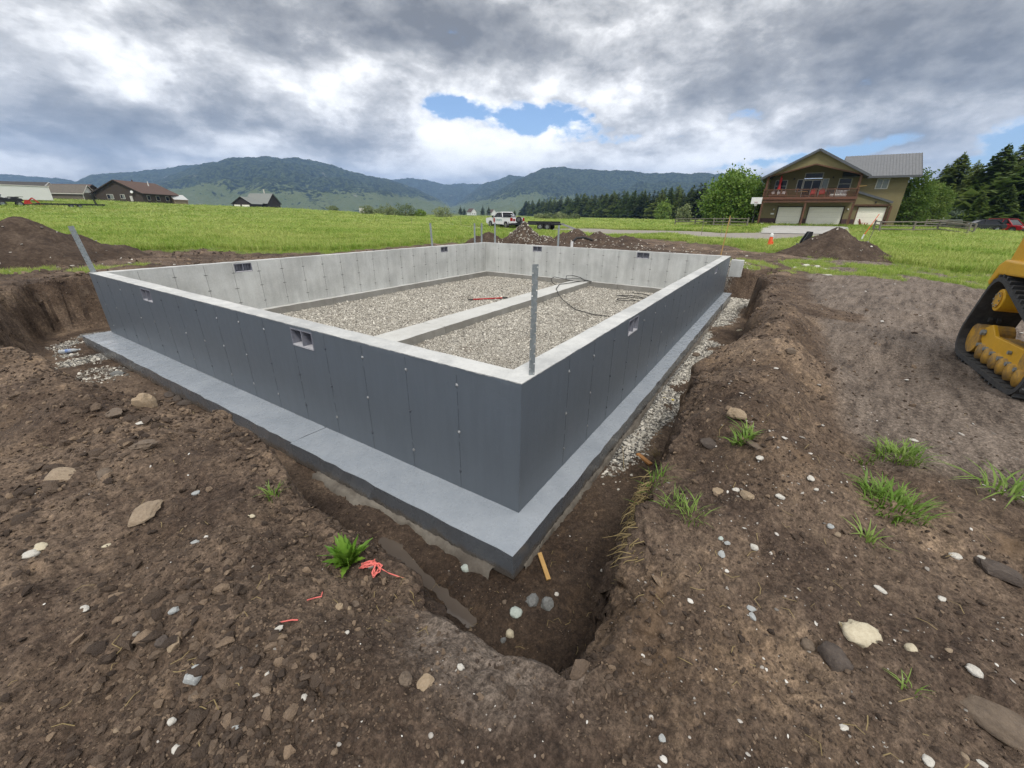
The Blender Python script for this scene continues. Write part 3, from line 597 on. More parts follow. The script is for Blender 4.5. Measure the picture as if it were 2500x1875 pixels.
def wall(name, length, holes, to_world, label=None):
    """wall along u (0..length), thickness w (0 = outside .. T_), holes = u ranges of the vents; to_world maps (u,w,z)"""
    us = sorted(set(list(np.round(np.arange(0, length, .16), 3))+[length]+[h for p in holes for h in p])); us = [u for i, u in enumerate(us) if i == 0 or u-us[i-1] > .004]
    zs = [0, .5, VZ0, VZ1, H_]; inh = lambda u0, u1, k: k == 2 and any(u0 >= a-.01 and u1 <= b+.01 for a, b in holes)
    V = {}; vl = []; F = []; MI = []; r = random.Random(len(name)+int(length*10))
    jt = {u: (r.uniform(-.0035, .0035), r.uniform(-.004, .003)) for u in us}
    def v(u, w, z):
        key = (u, w, z)
        if key not in V:
            zz, ww = z, w
            if z == H_ and 0 < u < length: zz += jt[u][1]*(1 if w == 0 else -.6); ww += jt[u][0]*(1 if w == 0 else .8)
            V[key] = len(vl); vl.append(to_world(u, ww, zz))
        return V[key]
    for u0, u1 in zip(us[:-1], us[1:]):
        for k in range(4):
            z0, z1 = zs[k], zs[k+1]
            if inh(u0, u1, k): continue
            F.append((v(u0, 0, z0), v(u1, 0, z0), v(u1, 0, z1), v(u0, 0, z1))); MI.append(0)
            F.append((v(u0, T_, z0), v(u0, T_, z1), v(u1, T_, z1), v(u1, T_, z0))); MI.append(1)
        F.append((v(u0, 0, H_), v(u1, 0, H_), v(u1, T_, H_), v(u0, T_, H_))); MI.append(2)
    for a, b in holes:
        for u in (a, b): F.append((v(u, 0, VZ0), v(u, 0, VZ1), v(u, T_, VZ1), v(u, T_, VZ0))); MI.append(1)
        sub = [u for u in us if a-.001 <= u <= b+.001]
        for u0, u1 in zip(sub[:-1], sub[1:]):
            for z in (VZ0, VZ1): F.append((v(u0, 0, z), v(u1, 0, z), v(u1, T_, z), v(u0, T_, z))); MI.append(1)
    for u in (0, length):
        for z0, z1 in zip(zs[:-1], zs[1:]): F.append((v(u, 0, z0), v(u, T_, z0), v(u, T_, z1), v(u, 0, z1))); MI.append(0)
    me = bpy.data.meshes.new('stem_wall'); me.from_pydata(vl, [], F)
    for m in (m_wall_out, m_wall_in, m_wall_top): me.materials.append(m)
    me.polygons.foreach_set('material_index', MI)
    import bmesh
    bm = bmesh.new(); bm.from_mesh(me); bmesh.ops.recalc_face_normals(bm, faces=bm.faces); bm.to_mesh(me); bm.free()
    o = mesh_obj('stem_wall', me, fnd)
    if label: o['label'] = label
    # form joints and tie marks
    rr = random.Random(int(length*77))
    for side in (0, 1):
        k = 0; u = .64 if side == 0 else .48
        while u < length-.3:
            m = MB(); top = H_-.03; seg = 0.0
            if not any(a-.02 < u < b+.02 for a, b in holes): zt = top
            else: zt = VZ0-.01
            if side == 0:
                w0, w1 = -.0016, .002; hw = .0017
            else: w0, w1 = T_-.002, T_+.0018; hw = .0035
            z = .01
            while z < zt-.02:
                z2 = min(zt, z+rr.uniform(.12, .3)); dx_ = rr.uniform(-.0015, .0015)
                P_ = [(u-hw+dx_, w0, z), (u+hw+dx_, w0, z), (u+hw+dx_, w1, z), (u-hw+dx_, w1, z), (u-hw+dx_, w0, z2), (u+hw+dx_, w0, z2), (u+hw+dx_, w1, z2), (u-hw+dx_, w1, z2)]
                m.add([to_world(*p) for p in P_], [(0, 1, 2, 3), (4, 5, 6, 7), (0, 1, 5, 4), (1, 2, 6, 5), (2, 3, 7, 6), (3, 0, 4, 7)]); z = z2+(rr.uniform(0, .05) if side == 0 else 0)
            j = m.build('form_joint', m_tar if side == 0 else m_dark, o)
            for z in ((1.05, .62, .2) if side == 0 else (.98, .60, .22)):
                z += rr.uniform(-.02, .02)
                if z > zt: continue
                t = MB()
                if side == 0:
                    c = (u+rr.uniform(-.005, .005), -.001, z)
                    pts = [(c[0]+.018*math.cos(q)*rr.uniform(.7, 1.2), -.001, c[2]+.020*math.sin(q)*rr.uniform(.7, 1.2)) for q in np.arange(0, 6.28, .9)]; n_ = len(pts)
                    t.add([to_world(*p) for p in pts]+[to_world(c[0], -.013, c[2]-.003)], [(i, (i+1) % n_, n_) for i in range(n_)]); t.build('tie_stub', m_tie if rr.random() < .6 else m_tar, j)
                else:
                    hw2 = rr.uniform(.035, .06)
                    P_ = [(u-hw2, T_, z-.005), (u+hw2, T_, z-.004), (u+hw2*.9, T_, z+.005), (u-hw2, T_, z+.004), (u, T_+.006, z-.012), (u, T_+.006, z+.012)]
                    t.add([to_world(*p) for p in P_], [(0, 4, 5, 3), (4, 1, 2, 5), (0, 3, 5), (1, 2, 5)]); t.build('tie_mark', m_dark, j)
            u += .61; k += 1
    # vents
    for a, b in holes:
        e = .003; fr = MB(); wbox = lambda mb, u0, u1, w0, w1, z0, z1: mb.add([to_world(u, w, z) for z in (z0, z1) for w in (w0, w1) for u in (u0, u1)], [(0, 2, 3, 1), (4, 5, 7, 6), (0, 1, 5, 4), (2, 6, 7, 3), (0, 4, 6, 2), (1, 3, 7, 5)])
        for q in ((a-e, a+.012, -.004, T_+.004, VZ0-e, VZ1+e), (b-.012, b+e, -.004, T_+.004, VZ0-e, VZ1+e), (a+.012, b-.012, -.004, T_+.004, VZ1-.012, VZ1+e)): wbox(fr, *q)
        vo = fr.build('vent', m_vent, o)
        s = MB(); wbox(s, a+.012, b-.012, -.006, T_+.006, VZ0-e, VZ0+.014); s.build('sill', m_ventl, vo)
        s = MB(); wbox(s, (a+b)/2-.007, (a+b)/2+.007, -.002, T_+.002, VZ0+.014, VZ1-.012); s.build('divider', m_vent, vo)
        s = MB(); wbox(s, a+.012, b-.012, T_*.45, T_*.55, VZ0+.014, VZ1-.012); s.build('screen', m_vent, vo)
        for i in range(1, 6):
            if i == 3: continue
            uu = a+(b-a)*i/6; s = MB(); wbox(s, uu-.004, uu+.004, T_*.35, T_*.65, VZ0+.014, VZ1-.012); s.build('slat', m_vent, vo)
    return o
wall('front_left', A_, [(2.68, 3.09), (7.12, 7.53)], lambda u, w, z: (w, u, z), 'coated wall with two vents facing left')
wall('front_right', B_-T_-.0, [(2.60-T_, 3.01-T_), (9.98-T_, 10.38-T_)], lambda u, w, z: (u+T_, w, z))
wall('far_left', B_-T_, [(2.57-T_, 2.98-T_), (10.12-T_, 10.52-T_)], lambda u, w, z: (u+T_, A_-w, z))
wall('back', A_-2*T_, [(2.62-T_, 3.06-T_), (7.05-T_, 7.47-T_)], lambda u, w, z: (B_-w, u+T_, z))
# footings
EX, EY, FH, EI = .44, .227, .235, .19
def footing(x0, x1, y0, y1, z0, z1, mat, label=None, seed=0, step=.15):
    """box with slightly uneven cast edges"""
    r = np.random.default_rng(seed); nx = max(1, int((x1-x0)/step)); ny = max(1, int((y1-y0)/step)); xs = np.linspace(x0, x1, nx+1); ys = np.linspace(y0, y1, ny+1)
    V = []; ix = {}
    for lv, z in ((0, z1), (1, z0)):
        for i, xx in enumerate(xs):
            for j, yy in enumerate(ys):
                if lv and 0 < i < nx and 0 < j < ny: continue
                ex, ey = (r.uniform(-.009, .009) if i in (0, nx) else 0), (r.uniform(-.009, .009) if j in (0, ny) else 0)
                ix[lv, i, j] = len(V); V.append((xx+ex, yy+ey, z+(r.uniform(-.004, .004) if lv == 0 else 0)))
    F = [(ix[0, i, j], ix[0, i+1, j], ix[0, i+1, j+1], ix[0, i, j+1]) for i in range(nx) for j in range(ny)]
    for i in range(nx):
        for j in (0, ny): F.append((ix[0, i, j], ix[0, i+1, j], ix[1, i+1, j], ix[1, i, j]))
    for j in range(ny):
        for i in (0, nx): F.append((ix[0, i, j], ix[0, i, j+1], ix[1, i, j+1], ix[1, i, j]))
    me = bpy.data.meshes.new('footing'); me.from_pydata(V, [], F); me.materials.append(mat)
    import bmesh
    bm = bmesh.new(); bm.from_mesh(me); bmesh.ops.recalc_face_normals(bm, faces=bm.faces); bm.to_mesh(me); bm.free()
    o = mesh_obj('footing', me, fnd)
    if label: o['label'] = label
    return o
XI = T_+EI
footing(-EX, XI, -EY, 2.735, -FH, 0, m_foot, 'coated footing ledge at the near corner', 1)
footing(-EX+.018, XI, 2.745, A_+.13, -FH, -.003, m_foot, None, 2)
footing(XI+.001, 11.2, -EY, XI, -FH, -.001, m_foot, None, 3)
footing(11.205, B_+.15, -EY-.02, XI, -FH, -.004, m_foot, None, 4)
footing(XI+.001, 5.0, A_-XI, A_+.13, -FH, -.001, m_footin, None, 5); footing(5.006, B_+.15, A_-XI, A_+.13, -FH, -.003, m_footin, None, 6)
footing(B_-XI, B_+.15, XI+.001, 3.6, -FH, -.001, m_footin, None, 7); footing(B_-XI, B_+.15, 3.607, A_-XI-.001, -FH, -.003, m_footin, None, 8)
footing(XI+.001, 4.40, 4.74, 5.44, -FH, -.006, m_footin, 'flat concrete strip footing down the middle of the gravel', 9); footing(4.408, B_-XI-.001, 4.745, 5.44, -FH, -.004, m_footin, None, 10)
# lumpy concrete that ran out under the forms
def overpour(p0, p1, nrm, w, seed):
    r = np.random.default_rng(seed); L_ = math.dist(p0, p1); n = int(L_/.035); V = []; F = []
    ux, uy = (p1[0]-p0[0])/L_, (p1[1]-p0[1])/L_
    for i in range(n+1):
        t = i*L_/n; ww = w*(.35+.9*vn(t*1.7+seed, seed, 1)+.5*vn(t*7, seed, 2)-.25); ww = max(ww, .015)
        for k, (a, z) in enumerate(((-.03, -FH+.03), (.25, -FH+.012+.03*vn(t*9, 3, 3)), (.7, -FH+.0+.035*vn(t*8, 1, 4)), (1., -FH-.08))):
            x = p0[0]+ux*t+nrm[0]*ww*a; y = p0[1]+uy*t+nrm[1]*ww*a
            V.append((x+r.uniform(-.009, .009), y+r.uniform(-.009, .009), z+r.uniform(-.012, .012)))
    for i in range(n):
        for k in range(3): F.append((i*4+k, i*4+4+k, i*4+5+k, i*4+1+k))
    o = mesh_obj('overpour', np_mesh('overpour', V, F, m_over, True), fnd); return o
m_over = conc_mat('spilled_concrete', (.21, .19, .16), (.085, .072, .06))
overpour((-EX, 2.3), (-EX, -.05), (-1, 0), .11, 3); overpour((-EX+.15, -EY), (12.8, -EY), (0, -1), .055, 5)
# short concrete return wall past the far right corner
f = tag(MB().box(13.45, 13.7, -.40, -.03, .55, 1.09).build('return_wall', m_wall_in, fnd, bevel=.008))
f['label'] = 'short pale concrete return wall past the far corner'
# gravel inside
xs = np.linspace(XI-.05, B_-XI+.05, 260); ys = np.linspace(XI-.05, A_-XI+.05, 200); X, Y = np.meshgrid(xs, ys, indexing='ij')
Z = -.185+.03*fbm(X, Y, .8, 3, 2)+.012*fbm(X, Y, 6, 2, 4); ii = np.arange(X.size).reshape(X.shape)
m_gfloor, N = material('crushed_gravel_bed'); co = N.n('ShaderNodeTexCoord').outputs['Object']
vc = N.n('ShaderNodeSeparateColor', {0: N.vor(co, 46, out=1)}).outputs[0]; vd = N.vor(co, 46)
c_ = N.ramp(vc, [(0., (.24, .222, .19)), (.35, (.40, .37, .315)), (.75, (.56, .52, .45)), (1., (.66, .625, .55))])
c_ = N.mix(N.ss(vd, .38, .75), c_, (.11, .10, .085)); c_ = N.mix(N.ss(N.noise(co, .9, 5, .6), .56, .70, 0, .55), c_, (.12, .095, .07))
finish(N, c_, .9, N.m('SUBTRACT', 1., vd), .9, .02, spec=.15)
me = np_mesh('gravel_bed', np.stack([X, Y, Z], -1).reshape(-1, 3), np.stack([ii[:-1, :-1], ii[1:, :-1], ii[1:, 1:], ii[:-1, 1:]], -1).reshape(-1, 4), m_gfloor, True)
tag(mesh_obj('gravel_bed', me), 'pale crushed gravel bed filling the inside of the foundation', 'gravel', kind='structure')
n = 80000; x = rng.uniform(XI, B_-XI, n); y = rng.uniform(XI, A_-XI, n); ok = ((y < 4.74) | (y > 5.44)); x, y = x[ok], y[ok]; n = len(x)
d = np.hypot(x-CAM[0], y-CAM[1]); s = (.006+.008*rng.random(n)**2+.014*rng.random(n)**10)*np.clip(d/7, .8, 1.4)
z = -.185+.03*fbm(x, y, .8, 3, 2)+.012*fbm(x, y, 6, 2, 4)
scatter('bed_gravel', np.stack([x, y, z+s*.3], -1), rand_rot(n), np.stack([s*1.25, s, s*.8], -1), gravs, rng.integers(0, 4, n), 'loose pale stones of the gravel bed inside the foundation', 'gravel')

# hold-down straps cast into the wall tops
def strap(pos, h, rz, lean, label, wd=.075, holes=True):
    rows = max(8, int(h/.04)); V = []; F = []; ch = h/rows
    for r in range(rows):
        for c in range(2):
            x0, x1 = -wd/2+wd/2*c, -wd/2+wd/2*(c+1); z0, z1 = r*ch, (r+1)*ch; cx, cz = (x0+x1)/2+(.006 if r % 2 else -.006), (z0+z1)/2; b = len(V)
            outer = [(x0, z0), (cx, z0), (x1, z0), (x1, cz), (x1, z1), (cx, z1), (x0, z1), (x0, cz)]
            has = holes and (r+c) % 2 == 0
            hr = .0062
            inner = [(cx+hr*math.cos(R_(225+45*k)), cz+hr*math.sin(R_(225+45*k))) for k in range(8)]
            V += [(p[0], 0, p[1]) for p in outer]+[(p[0], 0, p[1]) for p in inner]
            F += [(b+k, b+(k+1) % 8, b+8+(k+1) % 8, b+8+k) for k in range(8)]
            if not has: F.append(tuple(b+8+k for k in range(8)))
    import bmesh
    me = bpy.data.meshes.new('steel_strap'); me.from_pydata(V, [], F); bm = bmesh.new(); bm.from_mesh(me); bmesh.ops.remove_doubles(bm, verts=bm.verts, dist=1e-5); bm.to_mesh(me); bm.free()
    me.materials.append(m_galv); o = mesh_obj('steel_strap', me); o.location = pos; o.rotation_euler = Euler((lean[0], lean[1], rz), 'XYZ')
    sd = o.modifiers.new('sheet', 'SOLIDIFY'); sd.thickness = .003; sd.offset = 0
    return tag(o, label, 'steel strap', 'steel straps standing on the foundation walls')
strap((.20, .03, H_-.05), .90, R_(-40), (0, 0), 'perforated galvanised steel strap standing on the near corner of the wall', .047)
strap((.07, A_-.03, H_-.05), .92, R_(-10), (0, R_(-5)), 'leaning galvanised strap on the left corner of the wall', .085)
strap((9.85, A_-.03, H_-.04), .88, R_(-35), (0, R_(-2)), 'lone galvanised strap on the far left wall above the meadow')
strap((12.55, A_-.03, H_-.04), .85, R_(-35), (0, 0), 'galvanised strap just left of the back corner')
strap((13.05, A_-.03, H_-.04), .85, R_(-35), (0, R_(1)), 'galvanised strap standing right at the back corner')
strap((B_-.03, 9.55, H_-.04), .87, R_(-60), (0, 0), 'galvanised strap right of the back corner in front of the small dirt heap')
strap((B_-.03, 6.40, H_-.04), .85, R_(-60), (0, 0), 'galvanised strap on the back wall in front of the trailer ramp')

# ------------------------------------------------------------------ heaps of soil
m_pile, N = material('heaped_soil'); co = N.n('ShaderNodeTexCoord').outputs['Object']
n2 = N.noise(co, 2.2, 6, .65); n3 = N.noise(co, 11, 6, .7)
c_ = N.ramp(N.m('ADD', N.m('MULTIPLY', n2, .5), N.m('MULTIPLY', n3, .5)), [(.34, (.040, .029, .023)), (.5, (.075, .054, .041)), (.66, (.15, .112, .082))])
finish(N, c_, .95, N.m('ADD', n3, N.m('MULTIPLY', N.noise(co, 40, 4, .7), .5)), .9, .05, spec=.12)
def heap(label, cx, cy, bumps, size, seed, rough=.10):
    """mound of tipped soil: bumps are (dx, dy, height, radius) round its middle"""
    n = 110; u = np.linspace(-size, size, n); X, Y = np.meshgrid(u, u, indexing='ij'); Z = np.zeros_like(X)
    for dx, dy, h, r in bumps:
        q = np.hypot(X-dx, Y-dy)/r; q = q*(1+.16*fbm(X+cx, Y+cy, .9, 3, seed)); Z = np.maximum(Z, h*np.clip(1.08-q, 0, 1.)**1.05)
    up = np.clip(Z/.25, 0, 1)
    Z = Z+up*rough*(fbm(X, Y, 1.6, 3, seed)+.7*np.abs(fbm(X, Y, 5., 3, seed+1))+.35*fbm(X, Y, 14., 2, seed+2))
    Z = np.where(Z < .02, -.12, Z); base = ground_z(X+cx, Y+cy, False); ii = np.arange(n*n).reshape(n, n)
    me = np_mesh('dirt_heap', np.stack([X, Y, Z+base-.02], -1).reshape(-1, 3), np.stack([ii[:-1, :-1], ii[1:, :-1], ii[1:, 1:], ii[:-1, 1:]], -1).reshape(-1, 4), m_pile, True)
    HEAPS.append((cx, cy, u, Z+base-.02))
    return tag(mesh_obj('dirt_heap', me, loc=(cx, cy, 0)), label, 'dirt heap')
HEAPS = []
heap('long dark brown soil heap at the left edge beside the meadow', -.6, 20.2, [(0, -.6, 1.42, 2.6), (1.3, -1.2, 1.30, 2.0), (-2.5, -.3, 1.5, 3.2), (2.4, -1.3, .78, 1.5), (3.1, -1.2, .55, 1.3), (-5, .4, 1.2, 3.2)], 8, 1, .12)
heap('cone of dark crumbly soil in the yard before the garage house', 21.6, -3.35, [(0, 0, 1.12, 1.95), (-.3, .55, .78, 1.5), (.1, -.75, .72, 1.5)], 3.2, 2)
heap('heap of soil mixed with pale rubble behind the back wall', 19.3, 11.5, [(-.1, .1, 1.08, 1.35), (.4, -1.0, .45, 1.1), (-.1, .9, .5, .9)], 3., 3, .12)
heap('low dark soil heap left of the rubble heap', 18.0, 13.25, [(0, 0, .62, 1.15), (-.3, .7, .4, .8)], 2., 4)
heap('broad low brown soil mound behind the back wall on the right', 22.5, 9.1, [(0, .6, .82, 1.5), (.2, -.8, .66, 1.7), (.6, -2.2, .45, 1.7), (0, 1.5, .45, .9)], 4.2, 5, .12)
heap('flat spread of dark soil close behind the back wall', 18.2, 6.3, [(0, 1.2, .30, 1.6), (.6, -.8, .34, 1.8), (0, -2.4, .22, 1.7), (.3, 3, .26, 1.4)], 4.6, 6, .10)
# rubble stones on those heaps
def heap_top(x, y):
    z = float(ground_z(x, y))
    for cx, cy, u, Z in HEAPS:
        i = int(round((x-cx-u[0])/(u[1]-u[0]))); j = int(round((y-cy-u[0])/(u[1]-u[0])))
        if 0 <= i < len(u) and 0 <= j < len(u): z = max(z, float(Z[i, j]))
    return z
P_ = []
for cx, cy, sx, n in ((19.0, 11.4, .7, 520), (19.6, 10.6, .6, 160), (22.6, 8.5, 1.4, 200), (18.3, 5.8, 1.8, 260), (-.8, 19.4, 2.2, 160), (21.9, -3.7, .8, 60), (19.5, 3.5, 2.2, 160), (16, .6, .8, 160)):
    for _ in range(n):
        x = random.gauss(cx, sx); y = random.gauss(cy, sx); P_.append((x, y, heap_top(x, y)))
P_ = np.array(P_); n = len(P_); s = .018+.04*rng.random(n)**2
scatter('rubble_stones', P_, rand_rot(n), np.stack([s*1.3, s, s*.8], -1), gravs, rng.integers(0, 4, n), 'pale stones lying on and round the soil heaps', 'stones')

# ------------------------------------------------------------------ trees and bushes
def needle_tree(seed, h, w, mat_b, trunk_w=.02, lean=0., low=.08, n_br=230, taper=.9, gaps=.15):
    """conifer of unit-free size: trunk mesh and a crown of many drooping needle sprays"""
    r = np.random.default_rng(seed); tr = MB(); pts = [(0, 0, 0)]+[(r.normal(0, .012)*h*.3, r.normal(0, .012)*h*.3, h*k) for k in (.25, .5, .75)]+[(lean*h, 0, h)]
    tr.tube(pts, [h*trunk_w*k for k in (1., .8, .58, .34, .06)], 7)
    V = []; F = []
    for i in range(n_br):
        t = low+(1-low)*r.random()**.85; z = h*t; rad = w*(1-((t-low)/(1-low))**taper)*r.uniform(.55, 1.1)+.015*h
        rad *= 1+gaps*math.sin(seed+7*t)
        a = r.uniform(0, 6.283); ca, sa = math.cos(a), math.sin(a); drp = r.uniform(.05, .4)*rad
        for q in range(7):
            k0 = q/7; k1 = k0+.36; cx = lambda k: (ca*rad*k+lean*z, sa*rad*k, z-drp*k*k+.25*rad*k*(1-t))
            p, e = np.array(cx(k0)), np.array(cx(min(k1, 1.1))); sidev = np.array([-sa, ca, 0]); ww = rad*.22*r.uniform(.7, 1.4)*(1-.35*k0); j = r.normal(0, .05*rad, 3)
            b = len(V); up = np.array([0, 0, 1])*r.uniform(-.10, .16)*rad
            V += [tuple(p), tuple(e+sidev*ww+j+up), tuple(e-sidev*ww+j-up*.4)]; F.append((b, b+1, b+2))
    for q in range(26):                                     # leading shoot
        z = h*(.9+.11*r.random()); a = r.uniform(0, 6.283); l = w*.16*(1.05-(z/h-.9)*8)
        b = len(V); V += [(lean*h, 0, z), (lean*h+l*math.cos(a), l*math.sin(a), z+.03*h), (lean*h+l*math.cos(a+.7), l*math.sin(a+.7), z+.01*h)]; F.append((b, b+1, b+2))
    cm = np_mesh('crown', V, F, mat_b); tm = tr.mesh('trunk', m_bark, True); return tm, cm
m_bark = pmat('tree_bark', (.075, .058, .045), (.12, .10, .085), 9, .9, bstr=.6, streak=(1, 1, .25))
m_need = leaf_mat('pine_needles', (.075, .12, .025), (.19, .24, .06), .5, .4, .6, .5)
m_need2 = leaf_mat('dark_pine_needles', (.030, .055, .018), (.085, .115, .036), .5, .3, .6, .4)
m_need3 = leaf_mat('young_pine_needles', (.11, .18, .034), (.25, .31, .075), .8, .45, .55, .4)
m_leaf = leaf_mat('broad_leaves', (.085, .17, .02), (.21, .30, .06), 1.1, .3, .42, .3)
m_leaf2 = leaf_mat('willow_leaves', (.12, .16, .065), (.26, .30, .14), 1.2, .25, .5, .4)
def place_tree(name, label, cat, meshes, loc, scale, rz, group=None):
    o = tag(empty(name, loc, rz), label, cat, group); o.scale = scale if isinstance(scale, tuple) else (scale,)*3
    mesh_obj('trunk', meshes[0], o); mesh_obj('crown', meshes[1], o); return o
wood = [needle_tree(60+i, 12., 3.3+.4*(i % 3), m_need2 if i % 2 else m_need, .014, 0, .03, 300, 1.25, .2) for i in range(5)]
def wood_edge(px):                                           # bottom of the wood in the photograph is at these distances
    return np.interp(px, [1135, 1180, 1250, 1330, 1400, 1500, 1600, 1700], [660, 520, 390, 300, 235, 190, 175, 165])
GW = 'pines of the wood behind the gravel track'; rr = random.Random(5)
for i in range(290):
    px = 1135+(rr.random()**1.25)*560; D = wood_edge(px)*(1+.22*rr.random()**1.6); p = polar(px, D)
    hs = rr.uniform(.8, 1.2)*float(np.interp(px, [1135, 1200, 1300, 1400], [1.5, 1.45, 1.3, 1.05]))
    front = D < wood_edge(px)*1.06
    place_tree('pine_tree', 'dark pine at the front edge of the wood' if front else 'dark pine standing within the wood behind the track', 'pine tree', wood[i % 5], tuple(p-np.array([0, 0, .2])), (hs*rr.uniform(.9, 1.25)*(1.4 if px < 1320 else 1.25), hs*rr.uniform(.9, 1.25)*(1.4 if px < 1320 else 1.25), hs), rr.uniform(0, 6.28), GW if not front else 'pines along the edge of the wood')
def leaf_crown(seed, rx, ry, rz, n, leaf, mat, lobes=14, droop=.3, hollow=.55):
    """crown of leaf clumps: leaves grouped round many twig ends through the crown's volume"""
    r = np.random.default_rng(seed); V = []; F = []; C = []
    for _ in range(n//26):
        d = r.normal(size=3); d /= np.linalg.norm(d); k = hollow+(1-hollow)*r.random()**.6; k *= 1+.16*math.sin(5*d[0]+seed)*math.cos(4*d[2]+2*d[1])
        if d[2] < -.55: d[2] = -.55
        C.append(np.array([d[0]*rx*k, d[1]*ry*k, d[2]*rz*k]))
    for c in C:
        out = c/(np.linalg.norm(c)+1e-6); s_ = min(rx, rz)*.16
        for _ in range(26):
            p = c+r.normal(0, s_, 3)*np.array([1, 1, .7]); a = r.normal(size=3)+out*.8-np.array([0, 0, droop]); a /= np.linalg.norm(a); b_ = np.cross(a, r.normal(size=3)); b_ /= np.linalg.norm(b_)+1e-9
            l = leaf*r.uniform(.6, 1.4); i = len(V); V += [tuple(p), tuple(p+a*l*.5+b_*l*.3), tuple(p+a*l), tuple(p+a*l*.5-b_*l*.3)]; F.append((i, i+1, i+2, i+3))
    return V, F
def broad_tree(name, label, cat, loc, rx, rz, n, leaf, mat, seed, trunk_h, group=None, ry=None):
    o = tag(empty(name, tuple(loc), 0), label, cat, group); V, F = leaf_crown(seed, rx, ry or rx, rz, n, leaf, mat)
    V = [(x, y, z+trunk_h+rz*.62) for x, y, z in V]; mesh_obj('crown', np_mesh('crown', V, F, mat), o)
    t = MB(); top = trunk_h+rz*.6; t.tube([(0, 0, -.2), (.05, .02, top*.5), (0, 0, top)], [rx*.055, rx*.045, rx*.02], 7); r = np.random.default_rng(seed)
    for _ in range(9):
        a = r.uniform(0, 6.28); z0 = trunk_h*.6+r.random()*rz*.5; e = (rx*.7*math.cos(a), rx*.7*math.sin(a), z0+rz*.45); t.tube([(0, 0, z0), (e[0]*.5, e[1]*.5, z0+rz*.3), e], [rx*.03, rx*.018, rx*.006], 5)
    t.build('trunk', m_bark, o, True); return o
# tall pines right of the house
tall = [needle_tree(80+i, 12., 4.3+.6*(i % 2), m_need, .016, .01*(i-1), .02, 760, 1.7, .3) for i in range(3)]
young = needle_tree(88, 12., 4.0, m_need3, .016, 0, .0, 800, 2.0, .3)
spec = [(1962, 75, 6.4, 'rounded mid-green pine nearest the right end of the house'), (2005, 80, 5.4, 'bushy pine just right of the one beside the garage'), (2035, 108, 11.6, 'tall dark pine behind the fence, leftmost of the tall ones'), (2010, 116, 10.5, 'dark pine half hidden behind the bushy pines at the house end'),
        (2080, 106, 9.6, 'dark pine between the two tallest pines at the right'), (2120, 104, 12.2, 'tallest dark pine at the right, left of the red car'), (2150, 110, 13.2, 'tall spiky pine above the parked cars'), (2185, 100, 11.8, 'tall pine at the right edge of the view'), (2110, 92, 5.2, 'low bright pine in front of the tall pines'),
        (2225, 98, 12.5, 'dark pine cut by the right edge of the photo'), (2070, 118, 11.0, 'pine behind the others near the middle of the right group'), (2165, 90, 6.0, 'low dark pine behind the red car'), (2260, 105, 12, 'tall pine outermost on the right'), (1935, 112, 7.2, 'pine top showing behind the end of the house')]
for i, (px, D, h, lb) in enumerate(spec):
    p = polar(px, D)
    if i < 2: broad_tree('pine_tree', lb, 'pine tree', p, 1.75, h/1.62, 6500, .26, m_need3, 70+i, 0., 'pines right of the house'); continue
    wx = 1.15; place_tree('pine_tree', lb, 'pine tree', young if i in (0, 1, 8) else tall[i % 3], tuple(p-np.array([0, 0, .15])), (h/12*wx, h/12*wx, h/12), i*1.3, 'pines right of the house')
p = polar(1578, 73); broad_tree('leafy_tree', 'big round leafy green tree left of the garage house', 'tree', p, 3.75, 4.0, 15000, .36, m_leaf, 3, .6)
p = polar(1538, 96); broad_tree('leafy_tree', 'slim pale green young tree behind the rail fence', 'tree', polar(1478, 110), 1.4, 2.2, 1800, .34, m_leaf2, 5, .5)
broad_tree('aspen_tree', 'light green aspen in front of the dark pine wood', 'tree', polar(1432, 170), 2.4, 4.0, 2400, .5, m_leaf, 6, .5)
BUSH = [(875, 141, 2.6, 3.2, 'large round willow bush behind the meadow, left of the strap'), (955, 139, 2.3, 2.8, 'round willow bush beside the track, nearest the truck'), (907, 140, 1.3, 1.9, 'small dark bush between the two round willow bushes'), (835, 165, 2.4, 2.9, 'willow bush standing left of the largest one'), (845, 150, 1.8, 2.2, 'pale bush overlapping its darker neighbour at the field end'),
        (793, 150, 1.7, 2.4, 'leftmost of the willow bushes beyond the meadow'), (815, 175, 1.9, 1.6, 'low bush in the gap of the far bushes'), (720, 215, 2.0, 2.2, 'lone small bush far out on the meadow edge')]
for i, (px, D, w, h, lb) in enumerate(BUSH): broad_tree('willow_bush', lb, 'bush', polar(px, D), w*1.25, h/1.3, 2200, .34, m_leaf2 if i != 2 else m_leaf, 20+i, .0, 'bushes beyond the meadow')
BUSH = [(1168, 150, 1.6, 1.9, 'leftmost of the pale bushes in front of the wood'), (1188, 148, 1.8, 2.1, 'pale bush second from the left before the wood'), (1207, 150, 1.7, 2.1, 'middle one of the pale bushes in front of the wood'), (1222, 152, 1.1, 1.5, 'small pale bush right of the middle of its row'), (1240, 149, 1.6, 1.9, 'rightmost pale bush in front of the wood')]
for i, (px, D, w, h, lb) in enumerate(BUSH): broad_tree('willow_bush', lb, 'bush', polar(px, D), w*1.25, h/1.5, 1300, .34, m_leaf2, 40+i, .0, 'pale bushes in front of the wood')
broad_tree('sage_bush', 'grey-green bush behind the right-hand fence', 'bush', polar(2075, 93), 2.3, 1.9, 1800, .3, leaf_mat('sage_leaves', (.07, .10, .065), (.14, .18, .12), 1., .2), 61, 0.)

